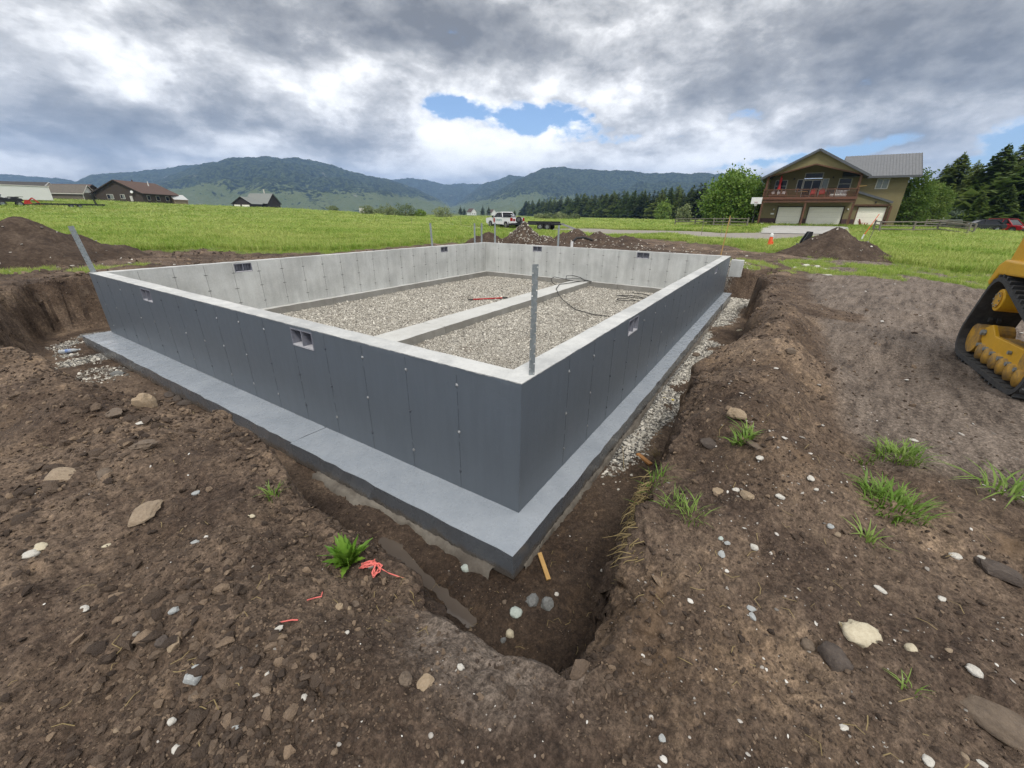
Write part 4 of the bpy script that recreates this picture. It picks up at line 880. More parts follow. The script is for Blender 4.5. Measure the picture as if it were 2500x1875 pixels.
# ------------------------------------------------------------------ garage house
def siding_mat(name, c, c2, horiz=False):
    m, N = material(name); co = N.n('ShaderNodeTexCoord').outputs['Object']; n = N.noise(co, 3, 5, .6); f = N.noise(co, 60, 3, .7)
    finish(N, N.mix(N.m('ADD', N.m('MULTIPLY', n, .6), N.m('MULTIPLY', f, .4)), c, c2), .85, f, .3, .02); return m
m_stucco = siding_mat('olive_stucco', (.175, .145, .072), (.235, .20, .105))
m_wains = pmat('maroon_wainscot', (.065, .035, .036), (.095, .055, .055), 8)
m_gdoor = pmat('garage_door_paint', (.86, .83, .70), (.90, .87, .75), 5, .6)
m_stain = pmat('stained_timber', (.15, .075, .042), (.09, .045, .028), 6, .7, bstr=.3, streak=(1, 1, .3))
m_stain2 = pmat('deck_fascia_stain', (.17, .075, .045), (.11, .05, .032), 6, .7, streak=(.2, 1, 1))
m_trim = pmat('pale_window_frame', (.52, .50, .45), (.60, .58, .53), 8, .6)
m_dkmetal = pmat('dark_roof_edge', (.085, .09, .10), (.12, .125, .135), 6, .5, .2)
m_roofm = pmat('grey_metal_roof', (.15, .155, .163), (.19, .195, .203), 3, .45, .4, .05)
m_glass, N = material('window_glass'); finish(N, (.012, .014, .018), .06, spec=.3)
m_glassl, N = material('window_blind'); finish(N, (.20, .22, .19), .12, N.noise(N.n('ShaderNodeTexCoord').outputs['Object'], 3), .1, .02, spec=.5)
m_red = pmat('red_paint', (.42, .022, .022), (.34, .018, .02), 8, .45)
m_white = pmat('white_paint', (.74, .74, .72), (.68, .68, .66), 8, .5)
m_black = pmat('black_rubber', (.022, .022, .023), (.034, .033, .032), 14, .7)
m_blkp = pmat('black_paint', (.016, .016, .018), (.028, .028, .03), 8, .4)
m_wood = pmat('raw_pine', (.48, .30, .11), (.40, .24, .085), 14, .75, streak=(1, 1, .2))
m_apron = conc_mat('driveway_concrete', (.42, .41, .385), (.34, .33, .305))
HZ = float(T(68, 0))
house = tag(empty('garage_house', (68, 0, HZ), R_(-90)), 'olive two-storey house with three garage doors, deck and grey metal roof', 'house')
def part(name, mat, *boxes, parent=None, bevel=0, label=None):
    m = MB()
    for b in boxes: m.box(*b)
    o = m.build(name, mat, parent or house, bevel=bevel)
    if label: o['label'] = label
    return o
# ground floor and upper walls, with real openings for doors and windows
def wall_panel(x0, x1, z0, z1, y0, y1, holes, mat, name='wall', parent=None, top=None):
    xs = sorted({x0, x1, *[h[0] for h in holes], *[h[1] for h in holes]}); zs = sorted({z0, z1, *[h[2] for h in holes], *[h[3] for h in holes]}); m = MB()
    for a, b in zip(xs[:-1], xs[1:]):
        run = None
        for c, d in zip(zs[:-1], zs[1:]):
            if any(h[0] <= a+1e-6 and h[1] >= b-1e-6 and h[2] <= c+1e-6 and h[3] >= d-1e-6 for h in holes):
                if run: m.box(a, b, y0, y1, *run); run = None
            else: run = (run[0], d) if run else (c, d)
        if run: m.box(a, b, y0, y1, *run)
    return m.build(name, mat, parent or house)
DL, DM, DR = (-.48, 2.29), (3.0, 6.71), (8.2, 10.95)
wall_panel(-2.45, 7.4, 0, 3.3, 0, .25, [(*DL, 0, 2.44), (*DM, 0, 2.44)], m_stucco)
wall_panel(7.4, 12.3, 2.8, 5.95, 1.5, 1.75, [(9.3, 10.5, 4.55, 5.75)], m_stucco)
wall_panel(7.605, 11.45, 0, 2.6, .3, .5, [(*DR, 0, 2.44)], m_stucco); part('wall', m_stucco, (11.25, 11.45, .5, 1.5, 0, 2.7), (11.45, 12.3, 1.5, 1.75, 0, 2.8))
part('wall', m_stucco, (-2.45, -2.2, .25, 9, 0, 5.9), (7.4, 7.399+.2, 0, 1.5, 0, 3.3), (12.05, 12.3, 1.75, 9, 0, 5.9), (-2.45, 12.3, 8.9, 9.1, 0, 5.9))
WIN = [(-1.6, -.2, 4.35, 5.85), (.93, 1.6, 4.35, 5.87), (1.68, 3.6, 3.45, 5.76), (3.7, 4.38, 4.35, 5.9), (5.45, 6.8, 4.4, 5.88), (1.62, 3.62, 5.97, 6.63)]
wall_panel(-2.45, 7.4, 3.3, 5.9, 1.5, 1.7, [(a, b, c, min(d, 5.9)) for a, b, c, d in WIN[:5]], m_stucco)
m = MB(); m.prism([(-2.45, 5.9), (1.62, 5.9), (1.62, 6.63), (3.62, 6.63), (3.62, 5.9), (7.4, 5.9), (2.47, 8.55)], 1.5, 1.7); m.build('wall', m_stucco, house)
def window(x0, x1, z0, z1, y, bars=(), glass=None, name='window'):
    w = .07; f = MB()
    for b in ((x0-.02, x0+w, z0, z1), (x1-w, x1+.02, z0, z1), (x0+w, x1-w, z0, z0+w), (x0+w, x1-w, z1-w, z1)): f.box(b[0], b[1], y-.04, y+.08, b[2], b[3])
    o = f.build(name, m_trim, house)
    for k, (ax, t) in enumerate(bars):
        if ax == 'h': MB().box(x0+w, x1-w, y-.03, y+.05, z0+(z1-z0)*t-.03, z0+(z1-z0)*t+.03).build('mullion', m_trim, o)
        else: MB().box(x0+(x1-x0)*t-.035, x0+(x1-x0)*t+.035, y-.03, y+.05, z0+w, z1-w).build('mullion', m_trim, o)
    MB().box(x0+w, x1-w, y+.06, y+.09, z0+w, z1-w).build('pane', glass or m_glass, o); return o
window(*WIN[0], 1.48, [('h', .5)]); window(*WIN[1], 1.48); window(*WIN[2], 1.48, [('v', .5)], name='patio_door'); window(*WIN[3], 1.48, glass=m_glassl); window(*WIN[4], 1.48, [('h', .55)]); window(*WIN[5], 1.46)
window(9.3, 10.5, 4.55, 5.75, 1.48, [('v', .5)], m_glassl)
part('room_back', m_blkp, (-2.2, 12, 4., 4.1, 0, 5.8))
def gdoor(x0, x1, y):
    o = empty('garage_door', (0, 0, 0), 0, house)
    for i in range(4):
        z0 = .02+i*.605; nseg = max(2, int((x1-x0)/.62)); mb = MB(); mb.box(x0+.02, x1-.02, y, y+.05, z0, z0+.598)
        for k in range(nseg):
            a = x0+.06+(x1-x0-.12)*k/nseg; b = x0+.06+(x1-x0-.12)*(k+1)/nseg; mb.box(a+.05, b-.05, y-.012, y-.002, z0+.1, z0+.5)
        mb.build('door_panel', m_gdoor, o)
    part('door_casing', m_stain, (x0-.1, x0+.015, y-.1, y+.02, 0, 2.5), (x1-.015, x1+.1, y-.1, y+.02, 0, 2.5), (x0-.1, x1+.1, y-.1, y+.02, 2.44, 2.56), parent=o)
gdoor(*DL, .1); gdoor(*DM, .1); gdoor(*DR, .38)
part('wainscot', m_wains, (-2.44, DL[0]-.1, -.03, -.002, 0, 1.02), (DL[1]+.1, DM[0]-.1, -.03, -.002, 0, 1.02), (DM[1]+.1, 7.38, -.03, -.002, 0, 1.02), (7.61, DR[0]-.1, .26, .298, 0, 1.02), (DR[1]+.1, 11.44, .26, .298, 0, 1.02))
for x in (-2.42, 2.45, 7.38): part('deck_post', m_stain, (x-.11, x+.11, -1.95, -1.73, 0, 2.95))
for x in (-2.38, 7.32): part('porch_post', m_stain, (x-.12, x+.12, -1.95, -1.71, 3.65, 6.15))
part('deck_beam', m_stain, (-2.5, 7.5, -2.0, -1.7, 2.95, 3.27)); 
deck = part('deck_fascia', m_stain2, (-2.6, 7.55, -2.12, -2.04, 3.30, 3.62)); part('deck_floor', m_stain, (-2.6, 7.5, -2.04, 1.5, 3.4, 3.58), parent=deck)
rail = part('deck_railing', m_stain, (-2.6, 7.5, -2.12, -2.0, 4.42, 4.52), (-2.6, 7.5, -2.1, -2.03, 3.72, 3.79))
for x in (-2.52, -.55, 1.2, 3.22, 5.18, 7.42): part('rail_post', m_stain, (x-.06, x+.06, -2.14, -1.99, 3.62, 4.6), parent=rail)
bal = MB().box(-.02, .02, -.02, .02, 3.79, 4.42).mesh('baluster', m_stain)
x = -2.38
while x < 7.3: mesh_obj('baluster', bal, rail, (x, -2.065, 0)); x += .152
# front gable: deep barge board with shallow arch, metal roof behind
m = MB(); m.prism([(-2.95, 5.98), (-2.36, 6.02), (2.47, 7.28), (7.2, 6.02), (7.9, 5.98), (2.47, 8.82)], -1.95, -1.8); m.build('gable_face', m_stucco, house)
m = MB(); m.bar((-2.4, -1.99, 6.03), (2.47, -1.99, 7.31), .05, .14); m.bar((2.47, -1.99, 7.31), (7.25, -1.99, 6.03), .05, .14); m.build('arch_trim', m_stain, house)
roof = empty('roof', (0, 0, 0), 0, house)
for a, b in (((-3.25, 5.86), (2.47, 8.97)), ((2.47, 8.97), (8.19, 5.86))):
    q = [(a[0], -2.35, a[1]), (b[0], -2.35, b[1]), (b[0], 9.3, b[1]), (a[0], 9.3, a[1])]; MB().slab(q, .10).build('roof_slope', m_roofm, roof)
    MB().bar((a[0], -2.38, a[1]-.1), (b[0], -2.38, b[1]-.1), .06, .26).build('barge_board', m_dkmetal, roof)
# main roof over the right wing, ribs standing proud
rid, eav, rx0, rx1 = (5.0, 8.72), (.55, 5.98), 5.6, 13.15
MB().slab([(rx0, eav[0], eav[1]), (rx1, eav[0], eav[1]), (rx1, rid[0], rid[1]), (rx0, rid[0], rid[1])], .1).build('roof_slope', m_roofm, roof)
MB().slab([(rx0, 9.45, eav[1]), (rx1, 9.45, eav[1]), (rx1, rid[0], rid[1]), (rx0, rid[0], rid[1])], .1).build('roof_slope', m_roofm, roof)
rb = MB().bar((0, eav[0], eav[1]+.015), (0, rid[0], rid[1]+.015), .035, .04).mesh('roof_rib', m_roofm)
x = rx0+.1
while x < rx1: mesh_obj('roof_rib', rb, roof, (x, 0, 0)); x += .3
MB().box(rx0+2.4, rx1+.02, eav[0]-.08, eav[0]+.0, eav[1]-.24, eav[1]-.01).build('gutter', m_dkmetal, roof)
MB().bar((rx1+.03, eav[0], eav[1]-.08), (rx1+.03, rid[0], rid[1]-.08), .06, .24).build('barge_board', m_dkmetal, roof)
m = MB(); m.prism([(1.75, 5.9), (9, 5.9), (5., 8.6)], 12.05, 12.3, 'x'); m.build('wall', m_stucco, house)
# lean-to roof over the right garage door
MB().slab([(7.45, -.1, 4.33), (11.3, -.1, 3.05), (11.3, 1.5, 3.05), (7.45, 1.5, 4.33)], .08).build('roof_slope', m_roofm, roof)
MB().bar((7.45, -.13, 4.25), (11.3, -.13, 2.97), .06, .24).build('barge_board', m_dkmetal, roof)
m = MB(); m.prism([(7.5, 2.75), (11.0, 2.75), (11.0, 3.0), (7.5, 4.2)], .05, .2); m.build('gable_face', m_stucco, house)
part('beam', m_stain, (7.4, 11.1, .0, .28, 2.6, 2.76)); part('deck_post', m_stain, (11.2, 11.4, .02, .22, 0, 2.6))
for (x, y, z) in ((-1.0, -.03, 2.15), (7.15, -.03, 2.2), (9.7, .02, 3.0), (.5, 1.46, 5.95), (4.75, 1.46, 6.0)):
    l = MB(); l.box(x-.08, x+.08, y-.02, y, z-.1, z+.1); l.cyl((x, y-.1, z-.08), (x, y-.1, z+.1), .09, .05, 8); l.build('wall_lamp', m_trim if z < 3 else m_blkp, house)
part('house_number', m_white, (-1.25, -.85, -.04, -.01, 1.5, 1.68))
# concrete apron before the doors
xs = np.linspace(0, 1, 14); V = []; F = []
for i, a in enumerate(xs):
    for j, b in enumerate(xs):
        x = (1-b)*((1-a)*68.0+a*50.5)+b*((1-a)*68.0+a*53.0); y = (1-b)*((1-a)*2.2+a*1.0)+b*((1-a)*-7.6+a*-6.8); V.append((x, y, float(ground_z(x, y, False))+.06))
        if i < 13 and j < 13: F.append((i*14+j, i*14+14+j, i*14+15+j, i*14+j+1))
tag(mesh_obj('concrete_driveway', np_mesh('concrete_driveway', V, F, m_apron)), 'pale concrete apron in front of the garage doors', 'driveway', kind='structure')
def on_house(x, y, z=0): return Vector((68+y, -x, HZ+z))
# ------------------------------------------------------------------ things at the house
def adirondack(name, label, loc, rz, mat, cat='chair', group=None, sc=1.):
    o = tag(empty(name, loc, rz), label, cat, group); o.scale = (sc,)*3
    for i in range(5): k = abs(i-2); MB().bar((-.22+.11*i, .12, .34), (-.24+.12*i, .42, 1.08-.05*k*k), .095, .02, (0, -1, 0)).build('back_slat', mat, o)
    for i in range(4): MB().box(-.27, .27, -.42+.13*i, -.31+.13*i, .40-.02*i, .42-.02*i).build('seat_slat', mat, o)
    for s_ in (-1, 1):
        MB().box(s_*.33-.06, s_*.33+.06, -.48, .22, .60, .625).build('armrest', mat, o)
        MB().box(s_*.29-.02, s_*.29+.02, -.46, -.38, 0, .60).build('leg', mat, o); MB().bar((s_*.27, -.42, .33), (s_*.27, .45, .05), .03, .09).build('leg', mat, o)
        MB().box(s_*.31-.02, s_*.31+.02, .1, .18, .2, .6).build('leg', mat, o)
    return o
p = on_house(8.95, -.5); adirondack('lawn_chair', 'red slatted lawn chair standing in front of the right garage door', p, R_(20), m_red, 'lawn chair')
DK = 3.58
adirondack('deck_chair', 'red deck chair left of its twin behind the railing', on_house(3.0, -.9, DK), R_(-90), m_red, 'deck chair', 'red chairs on the deck')
adirondack('deck_chair', 'red deck chair right of its twin behind the railing', on_house(3.9, -.9, DK), R_(-90), m_red, 'deck chair', 'red chairs on the deck')
o = tag(empty('patio_umbrella', on_house(-.95, -1.0, DK)), 'folded red patio umbrella standing on the deck', 'umbrella'); MB().cyl((0, 0, 0), (0, 0, 2.6), .03).build('pole', m_white, o); m = MB(); m.tube([(0, 0, 1.0), (0, 0, 1.3), (.05, 0, 1.7), (0, 0, 2.1), (0, 0, 2.65)], [.22, .16, .12, .17, .03], 8); m.build('canopy', m_red, o); MB().cyl((0, 0, 0), (0, 0, .1), .25, .2, 10).build('foot', m_blkp, o)
m_cush = pmat('outdoor_cushion', (.50, .44, .42), (.30, .26, .26), 9)
def sofa(label, x, w, mat, mat2):
    o = tag(empty('deck_sofa', on_house(x, -.9, DK), R_(-90)), label, 'sofa'); MB().box(-w/2, w/2, -.35, .35, .1, .36).build('seat', mat, o, bevel=.04); MB().box(-w/2, w/2, .25, .42, .36, .8).build('backrest', mat, o, bevel=.04)
    for s_ in (-1, 1): MB().box(s_*(w/2+.05)-.05, s_*(w/2+.05)+.05, -.36, .42, .05, .6).build('armrest', mat2, o)
    for i in range(3): M = Matrix.Translation((-w/3+i*w/3, .2, .58)) @ Matrix.Rotation(R_(-20), 4, 'X') @ Matrix.Rotation(R_(12*(i-1)), 4, 'Y'); MB().box(-.2, .2, -.06, .06, -.18, .18, M).build('cushion', m_cush, o, bevel=.05)
sofa('cushioned sofa at the left end of the deck', -.9, 1.8, m_stain, m_stain); sofa('pale cushioned sofa at the right end of the deck', 5.6, 1.7, m_white, m_stain)
o = tag(empty('deck_table', on_house(1.9, -.9, DK)), 'small round wooden table between the deck seats', 'table'); MB().cyl((0, 0, .66), (0, 0, .7), .45, .45, 16).build('table_top', m_wood, o)
for a in (0, 1.57, 3.14, 4.71): MB().cyl((.3*math.cos(a), .3*math.sin(a), 0), (.3*math.cos(a), .3*math.sin(a), .66), .025).build('leg', m_stain, o)
o = tag(empty('patio_grill', on_house(4.75, -.9, DK), R_(-90)), 'dark covered grill between the red chairs and right sofa', 'grill'); MB().box(-.35, .35, -.25, .25, .1, .75).build('cabinet', m_blkp, o, bevel=.02); m = MB(); m.prism([(-.28, .75), (.28, .75), (.24, .98), (.1, 1.08), (-.1, 1.08), (-.24, .98)], -.34, .34, 'x'); m.build('lid', m_blkp, o)
tag(MB().bar(on_house(7.35, -2.0, 4.72), on_house(8.1, -1.9, 4.78), .14, .05).build('plank', m_wood), 'pale plank sticking out over the right end of the railing', 'plank')
tag(MB().tube([on_house(7.8, .2, 0), on_house(7.82, .8, 1.6)], .03, 6).build('garden_tool', m_stain), 'long wooden tool handle leaning beside the right garage', 'garden tool')
o = tag(empty('fire_bowl', on_house(8.0, -.3)), 'low black fire bowl beside the red lawn chair', 'fire bowl'); m = MB(); m.tube([(0, 0, .12), (0, 0, .2), (0, 0, .38)], [.2, .45, .5], 14); m.build('bowl', m_blkp, o)
for a in (0, 2.1, 4.2): MB().cyl((.35*math.cos(a), .35*math.sin(a), 0), (.3*math.cos(a), .3*math.sin(a), .2), .03).build('leg', m_blkp, o)
tag(MB().box(-.28, .28, -.2, .2, 0, .38).build('storage_box', m_trim, None, bevel=.03, loc=on_house(-2.0, -.4)), 'small pale box against the maroon base of the house', 'box')
# basketball hoop
o = tag(empty('basketball_hoop', on_house(-3.1, -2.6), R_(-90)), 'basketball hoop on a black pole left of the garage', 'basketball hoop')
MB().box(-.5, .5, -.3, .8, 0, .18).build('base', m_white, o, bevel=.04); MB().bar((0, .7, .1), (.0, .2, 3.0), .1, .12).build('pole', m_blkp, o); MB().bar((0, -.3, .15), (0, .5, 1.3), .07, .07).build('brace', m_blkp, o)
MB().box(-.62, .62, -.55, -.5, 2.75, 3.55).build('backboard', m_white, o); MB().bar((0, .2, 3.), (0, -.5, 3.1), .06, .06).build('arm', m_blkp, o)
m = MB(); m.tube([(.22*math.cos(a), -.8+.22*math.sin(a), 2.95) for a in np.linspace(0, 6.283, 17)], .015, 5); m.build('rim', m_red, o)
m = MB()
for a in np.linspace(0, 6.283, 13)[:-1]: m.tube([(.21*math.cos(a), -.8+.21*math.sin(a), 2.94), (.12*math.cos(a+.3), -.8+.12*math.sin(a+.3), 2.5)], .012, 4)
m.build('net', m_white, o)
# ------------------------------------------------------------------ rail fences
m_rail = pmat('weathered_rail', (.23, .205, .165), (.15, .135, .11), 9, .9, streak=(.3, .3, 1))
def rail_fence(label, pts, h=1.2, rails=(.3, .68, 1.05)):
    o = tag(empty('rail_fence', tuple(pts[0])), label, 'fence'); b = Vector(pts[0]); rr = random.Random(len(label))
    for i, p in enumerate(pts):
        p = Vector(p)-b; t = rr.uniform(-.05, .05); MB().cyl(p+Vector((0, 0, -.2)), p+Vector((t, t, h)), .10, .085, 8).build('post', m_rail, o)
        if i:
            q = Vector(pts[i-1])-b
            for z in rails: MB().cyl(q+Vector((0, 0, z+rr.uniform(-.06, .06))), p+Vector((0, 0, z+rr.uniform(-.06, .06))), .065, .05, 7).build('rail', m_rail, o)
    return o
rail_fence('weathered split-rail fence in front of the big leafy tree', [hit2(x, y) for x, y in ((1457, 489), (1500, 489), (1540, 491), (1575, 491), (1612, 492))][0:5])
F2 = [polar(px, D) for px, D in ((1897, 62), (1912, 60), (1986, 62), (2038, 66), (2064, 61), (2108, 63))]
rail_fence('weathered split-rail fence across the right-hand meadow', F2[:2]+F2[2:4]+[F2[5]], 1.15)
rail_fence('short side run of split-rail fence behind the right meadow', [polar(2008, 74), polar(2055, 76), polar(2100, 72), polar(2120, 66)], 1.1)
for px, py, h, lb in ((1515, 508, 1.5, 'thin rusty metal post right of the trailer'), (1557, 508, 1.6, 'taller thin metal post by the gravel track'), (888, 490, 1.0, 'short leaning metal post in the meadow edge'), (1011, 492, 1.2, 'thin metal post left of the truck')):
    p = hit2(px, py) if px > 1100 else polar(px if px < 1000 else 995, 60 if px < 1000 else 56); tag(MB().tube([(0, 0, -.2), (.02, .03, h*.6), (.05, .05, h)], .022, 5).build('metal_post', m_rail, None, loc=tuple(p)), lb, 'post')
p = hit2(1548, 545); tag(MB().cyl((0, 0, -.1), (.12, -.05, 1.65), .02, .02, 6).build('survey_stake', m_wood, None, loc=tuple(hit2(1556, 555))), 'thin pale survey stake behind the far right wall', 'stake')
o = tag(empty('orange_marker_post', tuple(hit2(1857, 523))), 'orange marker pole leaning out of a white utility post', 'marker post'); m_or = pmat('safety_orange', (.80, .13, .035), (.72, .10, .03), 6, .5); MB().bar((0, 0, -.1), (.05, -.12, .55), .1, .06).build('base', m_white, o); MB().cyl((.05, -.12, .5), (.25, -.62, 1.95), .028, .022, 7).build('pole', m_or, o)
tag(MB().tube([(0, 0, -.1), (0, -.05, .5), (.03, -.1, .95)], .018, 5).build('metal_post', m_rail, None, loc=tuple(hit2(1873, 528))), 'rusty thin post beside the orange marker pole', 'post')
# orange traffic drum top and black coupler near the right heap
p = hit2(1661, 534); o = tag(empty('orange_marker', tuple(p)), 'small orange marker with a white top standing on the yard', 'marker'); m = MB(); m.tube([(0, 0, 0), (0, 0, .08), (.02, 0, .4), (.03, 0, .56)], [.13, .12, .10, .08], 12); m.build('body', m_or, o); m = MB(); m.tube([(.03, 0, .56), (.035, 0, .68), (.035, 0, .74)], [.10, .09, .04], 12); m.build('cap', m_white, o); MB().box(.0, .3, -.16, -.1, .02, .3).build('flap', m_or, o)
p = polar(1757, 26.5); o = tag(empty('loader_attachment', tuple(p), viewaz(p)-R_(75)), 'black steel loader attachment standing behind the soil cone', 'attachment')
for s_ in (-1, 1):
    m = MB(); m.prism([(-.35, 0), (-.15, 0), (.0, .5), (.2, .8), (.2, 1.02), (.02, 1.02), (-.2, .6)], s_*.28-.06, s_*.28+.06); m.build('side_plate', m_blkp, o, bevel=.01)
MB().cyl((-.35, -.35, .35), (-.35, .35, .35), .06).build('cross_tube', m_blkp, o); MB().box(.0, .12, -.3, .3, .6, .95).build('back_plate', m_blkp, o); MB().cyl((-.1, -.1, .35), (.15, -.1, .8), .05).build('ram', m_galv, o); o.scale = (.8, .8, .95)

# ------------------------------------------------------------------ vehicles
m_tyre = pmat('tyre_rubber', (.020, .020, .020), (.035, .034, .033), 20, .8)
m_rim = pmat('wheel_rim', (.10, .10, .105), (.16, .16, .165), 10, .4, .6)
m_carw = pmat('white_car_paint', (.76, .77, .78), (.72, .73, .74), 3, .25, 0, .01, .5, coat=.6)
m_carr = pmat('red_car_paint', (.40, .012, .022), (.34, .010, .018), 3, .25, 0, .01, .5, coat=.6)
m_carb = pmat('dark_car_paint', (.022, .023, .026), (.03, .03, .033), 3, .22, 0, .01, .5, coat=.6)
m_lampr = pmat('tail_lamp', (.38, .012, .012), (.28, .01, .01), 6, .2)
m_chrome = pmat('chrome', (.55, .56, .57), (.45, .46, .47), 6, .18, .9)
m_teal = pmat('teal_lettering', (.08, .22, .21), (.10, .25, .24), 6, .5)
def wheel(parent, x, y, r, w, side):
    """wheel with its axle along y; side is the direction of its outer face"""
    o = MB().tube([(x, y-side*w/2, r), (x, y-side*w*.42, r), (x, y+side*w*.42, r), (x, y+side*w/2, r)], [r*.86, r, r, r*.86], 20).build('wheel', m_tyre, parent, True)
    m = MB(); m.cyl((x, y+side*w*.40, r), (x, y+side*w*.53, r), r*.62, r*.58, 16); m.build('rim', m_rim, o)
    m = MB()
    for k in range(6):
        a = k*math.pi/3; m.bar((x, y+side*w*.545, r), (x+r*.5*math.cos(a), y+side*w*.545, r+r*.5*math.sin(a)), .07, .02, (0, 1, 0))
    m.build('spoke', m_chrome, o); return o
def body_loft(sections, name, mat, parent, bevel=.0):
    """closed skin through cross-sections given as (x, [(y,z)...])"""
    n = len(sections[0][1]); V = [(x, y, z) for x, s in sections for y, z in s]; F = [(i*n+k, i*n+(k+1) % n, (i+1)*n+(k+1) % n, (i+1)*n+k) for i in range(len(sections)-1) for k in range(n)]
    F += [tuple(range(n)), tuple(range(len(V)-1, len(V)-1-n, -1))]; m = MB(); m.add(V, F); return m.build(name, mat, parent, bevel=bevel)
def text(s, size, mat, parent, M, name='lettering'):
    c = bpy.data.curves.new(name, 'FONT'); c.body = s; c.size = size; c.extrude = .004; c.align_x = 'CENTER'; c.align_y = 'CENTER'; c.materials.append(mat); c.resolution_u = 3
    o = bpy.data.objects.new(name, c); col.objects.link(o); bpy.context.view_layer.update(); me = bpy.data.meshes.new_from_object(o); bpy.data.objects.remove(o)
    q = mesh_obj(name, me, parent); q.matrix_local = M; return q
def pickup(loc, rz):
    """local x forward, y to the left; left side of the body shows"""
    o = tag(empty('pickup_truck', loc, rz), 'white crew-cab pickup truck with red side emblem on the gravel track', 'truck'); hw = .98
    arch = lambda cx: [(cx+.52*math.cos(a), .42+.50*math.sin(a)) for a in np.linspace(0, math.pi, 9)]
    low = .50
    side = [(-2.85, .62)]+[(-2.25, low)]+arch(-1.75)[::-1][0:]+[(-1.1, low), (1.3, low)]+arch(1.85)[::-1]+[(2.5, low), (2.9, .62), (2.95, .95), (2.86, 1.18), (1.7, 1.28), (1.25, 1.30), (-.82, 1.30), (-2.88, 1.30)]
    m = MB(); m.prism(side, -hw, -hw+.10); m.prism(side, hw-.10, hw); m.build('body_side', m_carw, o)
    part_ = lambda nm, mt, *bs, pr=o, bv=0: [MB().box(*b).build(nm, mt, pr, bevel=bv) for b in bs][-1]
    m = MB(); m.prism([(2.93, .62), (2.95, .95), (2.86, 1.18), (1.25, 1.30), (1.2, .6)], -hw+.1, hw-.1); m.build('hood', m_carw, o)
    part_('tailgate', m_carw, (-2.9, -2.82, -hw+.02, hw-.02, .72, 1.30)); part_('bed_floor', m_blkp, (-2.82, -.85, -hw+.1, hw-.1, .72, .80)); part_('cab_back', m_carw, (-.9, -.8, -hw+.1, hw-.1, .6, 1.3)); part_('underbody', m_blkp, (-2.6, 2.6, -.75, .75, .38, .7))
    cab = [(1.25, [(-.9, 1.28), (.9, 1.28), (.88, 1.31), (-.88, 1.31)]), (.45, [(-.9, 1.28), (.9, 1.28), (.76, 1.86), (-.76, 1.86)]), (-.55, [(-.9, 1.28), (.9, 1.28), (.76, 1.88), (-.76, 1.88)]), (-.88, [(-.9, 1.28), (.9, 1.28), (.80, 1.56), (-.80, 1.56)]), (-.93, [(-.9, 1.28), (.9, 1.28), (.88, 1.31), (-.88, 1.31)])]
    c = body_loft(cab, 'cab', m_glass, o)
    m = MB(); m.prism([(.62, 1.80), (.5, 1.90), (-.5, 1.925), (-.72, 1.86), (-.6, 1.83), (.45, 1.82)], -.8, .8); m.build('roof', m_carw, c)
    for s_ in (-1, 1):
        for p, q in (((1.22, s_*.91, 1.3), (.5, s_*.785, 1.87)), ((.0, s_*.915, 1.3), (-.02, s_*.775, 1.87)), ((-.62, s_*.775, 1.87), (-.95, s_*.9, 1.3))): MB().bar(p, q, .06, .09).build('pillar', m_carw if p[0] != 0 else m_blkp, c)
        MB().box(1.02, 1.2, s_*1.08-.1, s_*1.08+.1, 1.25, 1.48).build('mirror', m_blkp, o, bevel=.03)
        wheel(o, 1.85, s_*.86, .42, .28, s_); wheel(o, -1.75, s_*.86, .42, .28, s_)
        MB().box(-2.93, -2.74, s_*.86-.12, s_*.86+.125, .90, 1.27).build('tail_lamp', m_lampr, o); MB().box(-2.8, -.9, s_*.95-.05, s_*.95+.05, 1.30, 1.335).build('bed_rail', m_blkp, o)
        for x in (.0, -.75): MB().box(x-.09, x+.09, s_*(hw+.01)-.012, s_*(hw+.01)+.012, 1.12, 1.16).build('door_handle', m_carw, o)
    part_('bumper', m_chrome, (-3.05, -2.9, -.95, .95, .50, .70), bv=.02); part_('step_pad', m_blkp, (-3.07, -2.89, -.35, .35, .66, .72)); part_('tailgate_handle', m_blkp, (-2.925, -2.9, -.12, .12, 1.12, 1.22)); part_('plate', m_white, (-3.07, -3.05, -.16, .16, .54, .66))
    # side emblem: dark red hydrant-like badge with white centre bar, beside teal lettering
    q = 1.0; e = MB(); e.prism([(.78, .70), (.90, .66), (1.02, .70), (1.06, .84), (1.10, .96), (1.06, 1.06), (1.02, 1.16), (.90, 1.26), (.78, 1.16), (.74, 1.06), (.70, .96), (.74, .84)], hw+.002, hw+.008); e = e.build('emblem', m_red, o)
    MB().box(.84, .96, hw+.009, hw+.013, .92, .98).build('emblem_bar', m_blkp, e)
    Mside = Matrix(((-1, 0, 0, -.12), (0, 0, 1, hw+.004), (0, 1, 0, .97), (0, 0, 0, 1)))
    text('CONCRETE', .30, m_teal, o, Mside)
    e = MB().cyl((-2.902, .52, 1.02), (-2.912, .52, 1.02), .16, .16, 12).build('emblem', m_red, o); MB().cyl((-2.913, .52, 1.02), (-2.918, .52, 1.02), .07, .07, 8).build('emblem_bar', m_blkp, e)
    MB().box(-2.912, -2.902, -.75, -.35, 1.07, 1.13).build('badge', m_chrome, o)
    MB().cyl((-2.4, .1, 1.35), (-1.2, -.2, 1.5), .18, .18, 8).build('bed_load', m_chrome, o)
    return o
pt = (hit2(1082, 488)+hit2(1122, 490))/2; pt = polar(1090, 55); HEAD = viewaz(pt)+R_(90-57)
pickup(tuple(pt), HEAD)
